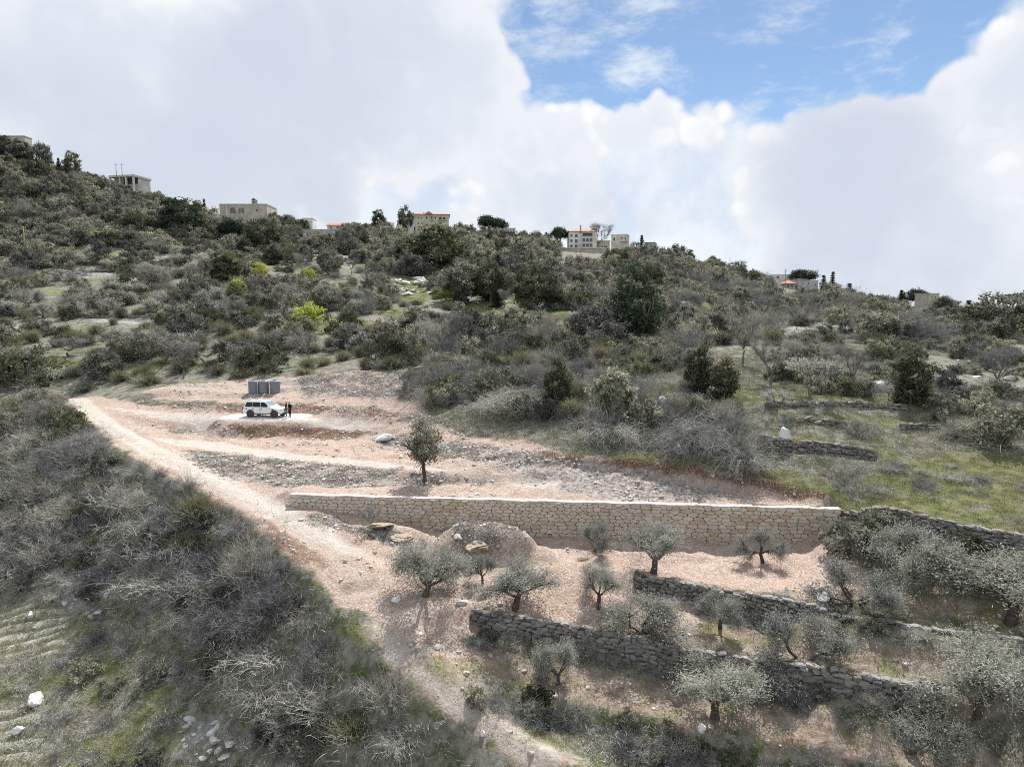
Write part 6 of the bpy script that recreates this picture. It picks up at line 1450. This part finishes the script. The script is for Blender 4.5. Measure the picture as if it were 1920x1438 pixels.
h = House('grey_house', 'small grey stone house with gable roof past the dark twin conifer', 1209, 1226, 455, 472, 336, 9, M['greywall'], rz=R(-18)); h.hip(452.5, .3, M['slate'], .7); h.win(1211, 458, 1214, 463); h.win(1219, 459, 1222, 463)
h = House('red_roof_villa', 'large ochre two-storey villa with red roof and balconies on the ridge', 779, 841, 402.5, 425, 345, 13, M['ochre'], rz=R(6)); h.hip(396, .6, None, .55)
gp_ = prism('gable', M['tile'], h.roof, [(h.X(797), h.h), (h.X(812), h.h), (h.X(804.5), h.Z(396.8))], -1.6, 4); boxo('chimney', M['ochre'], h.roof, h.X(794), h.X(796.4), 2, 3.2, h.h, h.Z(397.5))
for x0 in (799, 808.5, 815): h.win(x0, 406, x0 + 2.6, 411.4)
for x0 in (822.5, 829.5): h.win(x0, 407, x0 + 5.4, 413.4, True, 'arch', M['opening'])
for y0 in (412.6, 421.4): h.slab('balcony', 806, y0 - .5, 814, y0 + 1.0, 1.1, M['ochre']); h.slab('balcony', 821, y0 - .3, 836, y0 + 1.2, 1.0, M['ochre'])
for x0 in (784, 791, 815): h.win(x0, 417.6, x0 + 2.6, 420.6)
h.win(823, 417, 828, 421, name='opening', pane=M['opening']); h.win(784, 407.4, 786.4, 410.4); h.win(790, 407.4, 792.4, 410.4)
h = House('white_annex', 'white flat-roofed two-level annex next to the red-roofed villa', 748, 777, 407, 414, 343, 9, M['white'], foot=3); h.parapet(.3); h.win(769, 407.8, 774.5, 412.8, pane=M['opening']); h.win(755, 410.4, 758.5, 413)
h = House('lower_annex', 'lower white block under the white annex', 744.5, 775, 414.2, 424, 342, 10, M['white']); h.slab('terrace_edge', 744.5, 413.7, 775, 414.6, .3, M['frame']); h.win(750, 416, 755.5, 419.6, pane=M['opening']); h.win(761, 416, 763, 420)
h = House('hilltop_church', 'long flat-roofed stone church with round arches and a small belfry', 413, 500, 384.5, 408, 336, 14, M['beige'], 'church'); h.parapet(.5)
for x0 in (432, 447.5, 464): h.win(x0, 389.5, x0 + 11, 400, True, 'arch', M['beige'] if x0 > 460 else M['darkwall'])
h.win(480, 392, 484, 397); h.slab('pilaster', 426, 385, 428, 408, .4, M['cream'])
bf = boxo('belfry', M['beige'], h.root, h.X(468.5), h.X(475.5), 3, 5.4, h.h, h.h + .6); zb = h.h + .55; zt = h.Z(373)
for xa in (h.X(469), h.X(475)):
    for ya in (3.2, 5.2): boxo('belfry_post', M['darkwall'], bf, xa - .2, xa + .2, ya - .2, ya + .2, zb, zt)
prism('belfry_roof', M['slate'], bf, [(h.X(468), zt), (h.X(476), zt), (h.X(472), h.Z(369.4))], 2.8, 5.6)
boxo('belfry_beam', M['darkwall'], bf, h.X(469), h.X(475), 3.1, 5.3, (zb + zt) / 2 - .12, (zb + zt) / 2 + .12); lathe('bell', M['darkwall'], bf, [(.35, 0), (.28, .2), (.18, .5), (.05, .6)], 12, (h.X(472), 4.2, (zb + zt) / 2 + .15))
h = House('concrete_shell', 'unfinished flat concrete building with open pillared front high on the slope', 212, 262, 334.5, 348, 328, 8, M['concrete'], 'building', R(-12)); h.root.rotation_euler.z = R(-12)
boxo('roof', M['concrete'], h.root, -h.w / 2 - .3, h.w / 2 + .6, -3.2, 8.2, h.h, h.Z(326) - 1.2)
boxo('dark_bay', M['opening'], h.root, h.X(232), h.X(262), -.06, .0, h.Z(346), h.Z(335.5))
for px in (212.5, 233, 246, 261.5): boxo('pillar', M['cream'], h.root, h.X(px) - .35, h.X(px) + .35, -3.0, -2.3, -7, h.h)
h = House('skyline_house', 'beige flat house with an arched opening at the top of the steep skyline', -10, 46, 256, 272, 333, 5, M['beige']); h.parapet(.3); h.win(28, 259, 34, 264, True, 'arch', M['opening'])
h = House('white_hut', 'tiny white hut on the skyline beside the pines', 931, 951, 422, 433, 344, 6, M['white'], 'hut'); h.parapet(.25); h.win(936, 425, 939, 428); h.slab('step_wall', 925, 428, 966, 434, .8, M['beige'])
h = House('low_red_house', 'low house with pale red roof below the ridge behind a grey wall', 614, 645, 423, 434, 334, 8, M['cream']); h.hip(416.5, .5, None, .7); h.win(620, 425, 623, 429); h.win(632, 425, 636, 429)
h = House('grey_yard_wall', 'plain grey yard wall in front of the low red-roofed house', 570, 640, 431, 446, 318, 2, M['greywall'], 'wall'); h.slab('wall_top', 570, 430, 640, 431.4, .2, M['concrete'])
h = House('small_white_house', 'small white flat-topped house between church and low red-roofed house', 567, 586, 410, 421, 336, 7, M['white']); h.parapet(.3); h.win(572, 413, 575, 416)
h = House('white_house', 'white two-storey house with flat roof among conifers on the falling ridge', 1494, 1535, 527, 553, 352, 11, M['greywall'], rz=R(10)); h.parapet(.35); boxo('roof_room', M['cream'], h.root, h.X(1500), h.X(1520), 2, 7, h.h + .35, h.Z(521.5))
for x0, y0 in ((1502, 530.5), (1514, 530), (1528, 532), (1514, 541), (1528, 541)): h.win(x0, y0, x0 + 2.6, y0 + 4)
h.slab('balcony', 1498, 535.5, 1510, 538.5, 1.0, M['greywall']); h.win(1500, 541, 1508, 546, pane=M['opening'])
h = House('long_white_house', 'long low white house behind the white two-storey house', 1449, 1487, 515.5, 527, 364, 9, M['white']); h.parapet(.3); h.win(1456, 518, 1460, 522); h.win(1478, 518, 1482, 522)
h = House('red_pavilion', 'small open pavilion with pointed red roof beside the white house', 1473, 1490, 532, 540, 350, 6, M['beige'], 'pavilion'); h.hip(525, .7, None, .05); h.win(1476, 534, 1480, 538.5, name='opening', pane=M['opening']); h.win(1483, 534, 1487, 538.5, name='opening', pane=M['opening'])
h = House('stone_tower', 'stubby stone tower house with two small windows on the skyline', 1739, 1761, 552, 583, 300, 8, M['beige'], 'tower', rz=R(12)); h.parapet(.5); h.win(1743.5, 555, 1746.5, 558.5); h.win(1751, 555.5, 1754, 559); h.slab('string_course', 1739, 562, 1761, 563, .15, M['cream'])
h = House('white_yard_wall', 'pale plain building below the large umbrella pine', 1701, 1741, 575.5, 592, 288, 7, M['greywall'], 'building'); h.parapet(.25); h.win(1712, 580, 1716, 584); h.win(1730, 579, 1733, 583)
for x0, lb in ((1778, 'dark low house with sloping roof between tower and ragged conifer'), (1832, 'dark low house with sloping roof beside the bushy skyline tree')):
    h = House('dark_house', lb, x0, x0 + 25, 582, 604, 270, 9, M['darkwall']); prism('roof', M['slate'], h.root, [(h.X(x0 - 3), h.Z(583)), (h.X(x0 + 26), h.Z(583)), (h.X(x0 + 20), h.Z(577)), (h.X(x0 + 14), h.Z(577.5))], -.5, 9.5); h.win(x0 + 9, 582.5, x0 + 13, 586, pane=M['opening']); h.win(x0 + 9, 589, x0 + 15, 595, pane=M['opening'])

# ------------------------------------------------------------------ poles
M['polewood'] = simple('weathered_pole', (.30, .26, .20), .9, .15, 2); M['yellow'] = simple('yellow_pole', (.46, .38, .14), .8, .12, 2)
def pole(px, py, top, name, label, m, arms=1, d=None):
    p = hit(px, py) if d is None else Vector(at_d(px, py, d)) + Vector((0, 0, CZ)); hh = (py - top) * p.y / F; t = thing(name, label, 'pole', (p.x, p.y, p.z - .5))
    lathe('shaft', m, t, [(.17, -.5), (.15, hh * .5), (.10, hh + .5)], 8)
    for k in range(arms): boxo('crossarm', m, t, -.9, .9, -.07, .07, hh + .1 - k * .8, hh + .25 - k * .8)
    for k in (-.75, 0, .75): 
        if arms: lathe('insulator', M['frame'], t, [(.06, hh + .25), (.07, hh + .4), (.03, hh + .5)], 8, (k, 0, 0))
    return t
pole(47, 472, 427, 'lattice_pole', 'yellowish power pole standing in the scrub of the steep slope', M['yellow'], 1)
pole(219, 340, 309, 'power_pole', 'power pole before the unfinished concrete building, one of two', M['polewood'], 1, 322); pole(230, 342, 309, 'power_pole', 'second power pole, in front of the middle of the unfinished building', M['polewood'], 1, 321)
pole(453, 424, 389, 'power_pole', 'pole in front of the church arches', M['yellow'], 0); pole(1089, 490, 432, 'power_pole', 'dark pole in front of the tall arched villa', M['polewood'], 0, 308); pole(1197, 482, 455, 'power_pole', 'pale pole between stone house and dark twin conifer', M['yellow'], 0); pole(1046, 480, 458, 'power_pole', 'pole at the corner of the villa retaining wall', M['polewood'], 0, 314)
pole(1472, 532, 506, 'power_pole', 'pole with crossarm in front of the long white house', M['polewood'], 2, 352); pole(619, 446, 420, 'power_pole', 'pole beside the grey yard wall', M['polewood'], 0); pole(1152, 496, 478, 'power_pole', 'short pale pole on the grassy slope below the villa', M['yellow'], 0); pole(979, 460, 438, 'power_pole', 'thin pole on the slope between hut and tall villa', M['yellow'], 0)

# ------------------------------------------------------------------ heaps of cut branches
def heap(px, py, wpx, hpx, label, seed):
    p = hit(px, py); k = p.y / F; r = np.random.RandomState(seed); g = Geo(); n_ = 900; rx = wpx * k / 2; rz_ = hpx * k
    P = r.normal(size=(n_, 3)) * np.array([rx * .45, rx * .35, 0]); P[:, 2] = np.abs(r.normal(size=n_)) * .3 * rz_ + rz_ * .45 * np.exp(-(P[:, 0] / rx) ** 2 * 2)
    D = unit(r.normal(size=(n_, 3)) * np.array([1, .8, .45])); Q = g.strands(P, D, .8 + 1.2 * r.rand(n_), 5, .045, .5, .25, r, 0); N = 3600; k_ = r.randint(0, n_, N); j = r.randint(1, 6, N); g.strands(Q[k_, j], unit(D[k_] + r.normal(size=(N, 3)) * .7), .3 + .4 * r.rand(N), 2, .025, .35, .25, r, 0)
    return tag(obj('branch_heap', g.mesh('branch_heap', (M['dry'],)), None, (p.x, p.y, p.z)), label, 'branches')
heap(1300, 850, 130, 62, 'big heap of dead grey branches above the red cut bank', 1); heap(1395, 880, 66, 34, 'smaller heap of dead branches on the green strip', 2); heap(1150, 825, 150, 34, 'long low heap of dead branches over the rubble', 3); heap(960, 775, 150, 40, 'spread of cut dead branches on the upper rubble edge', 4)
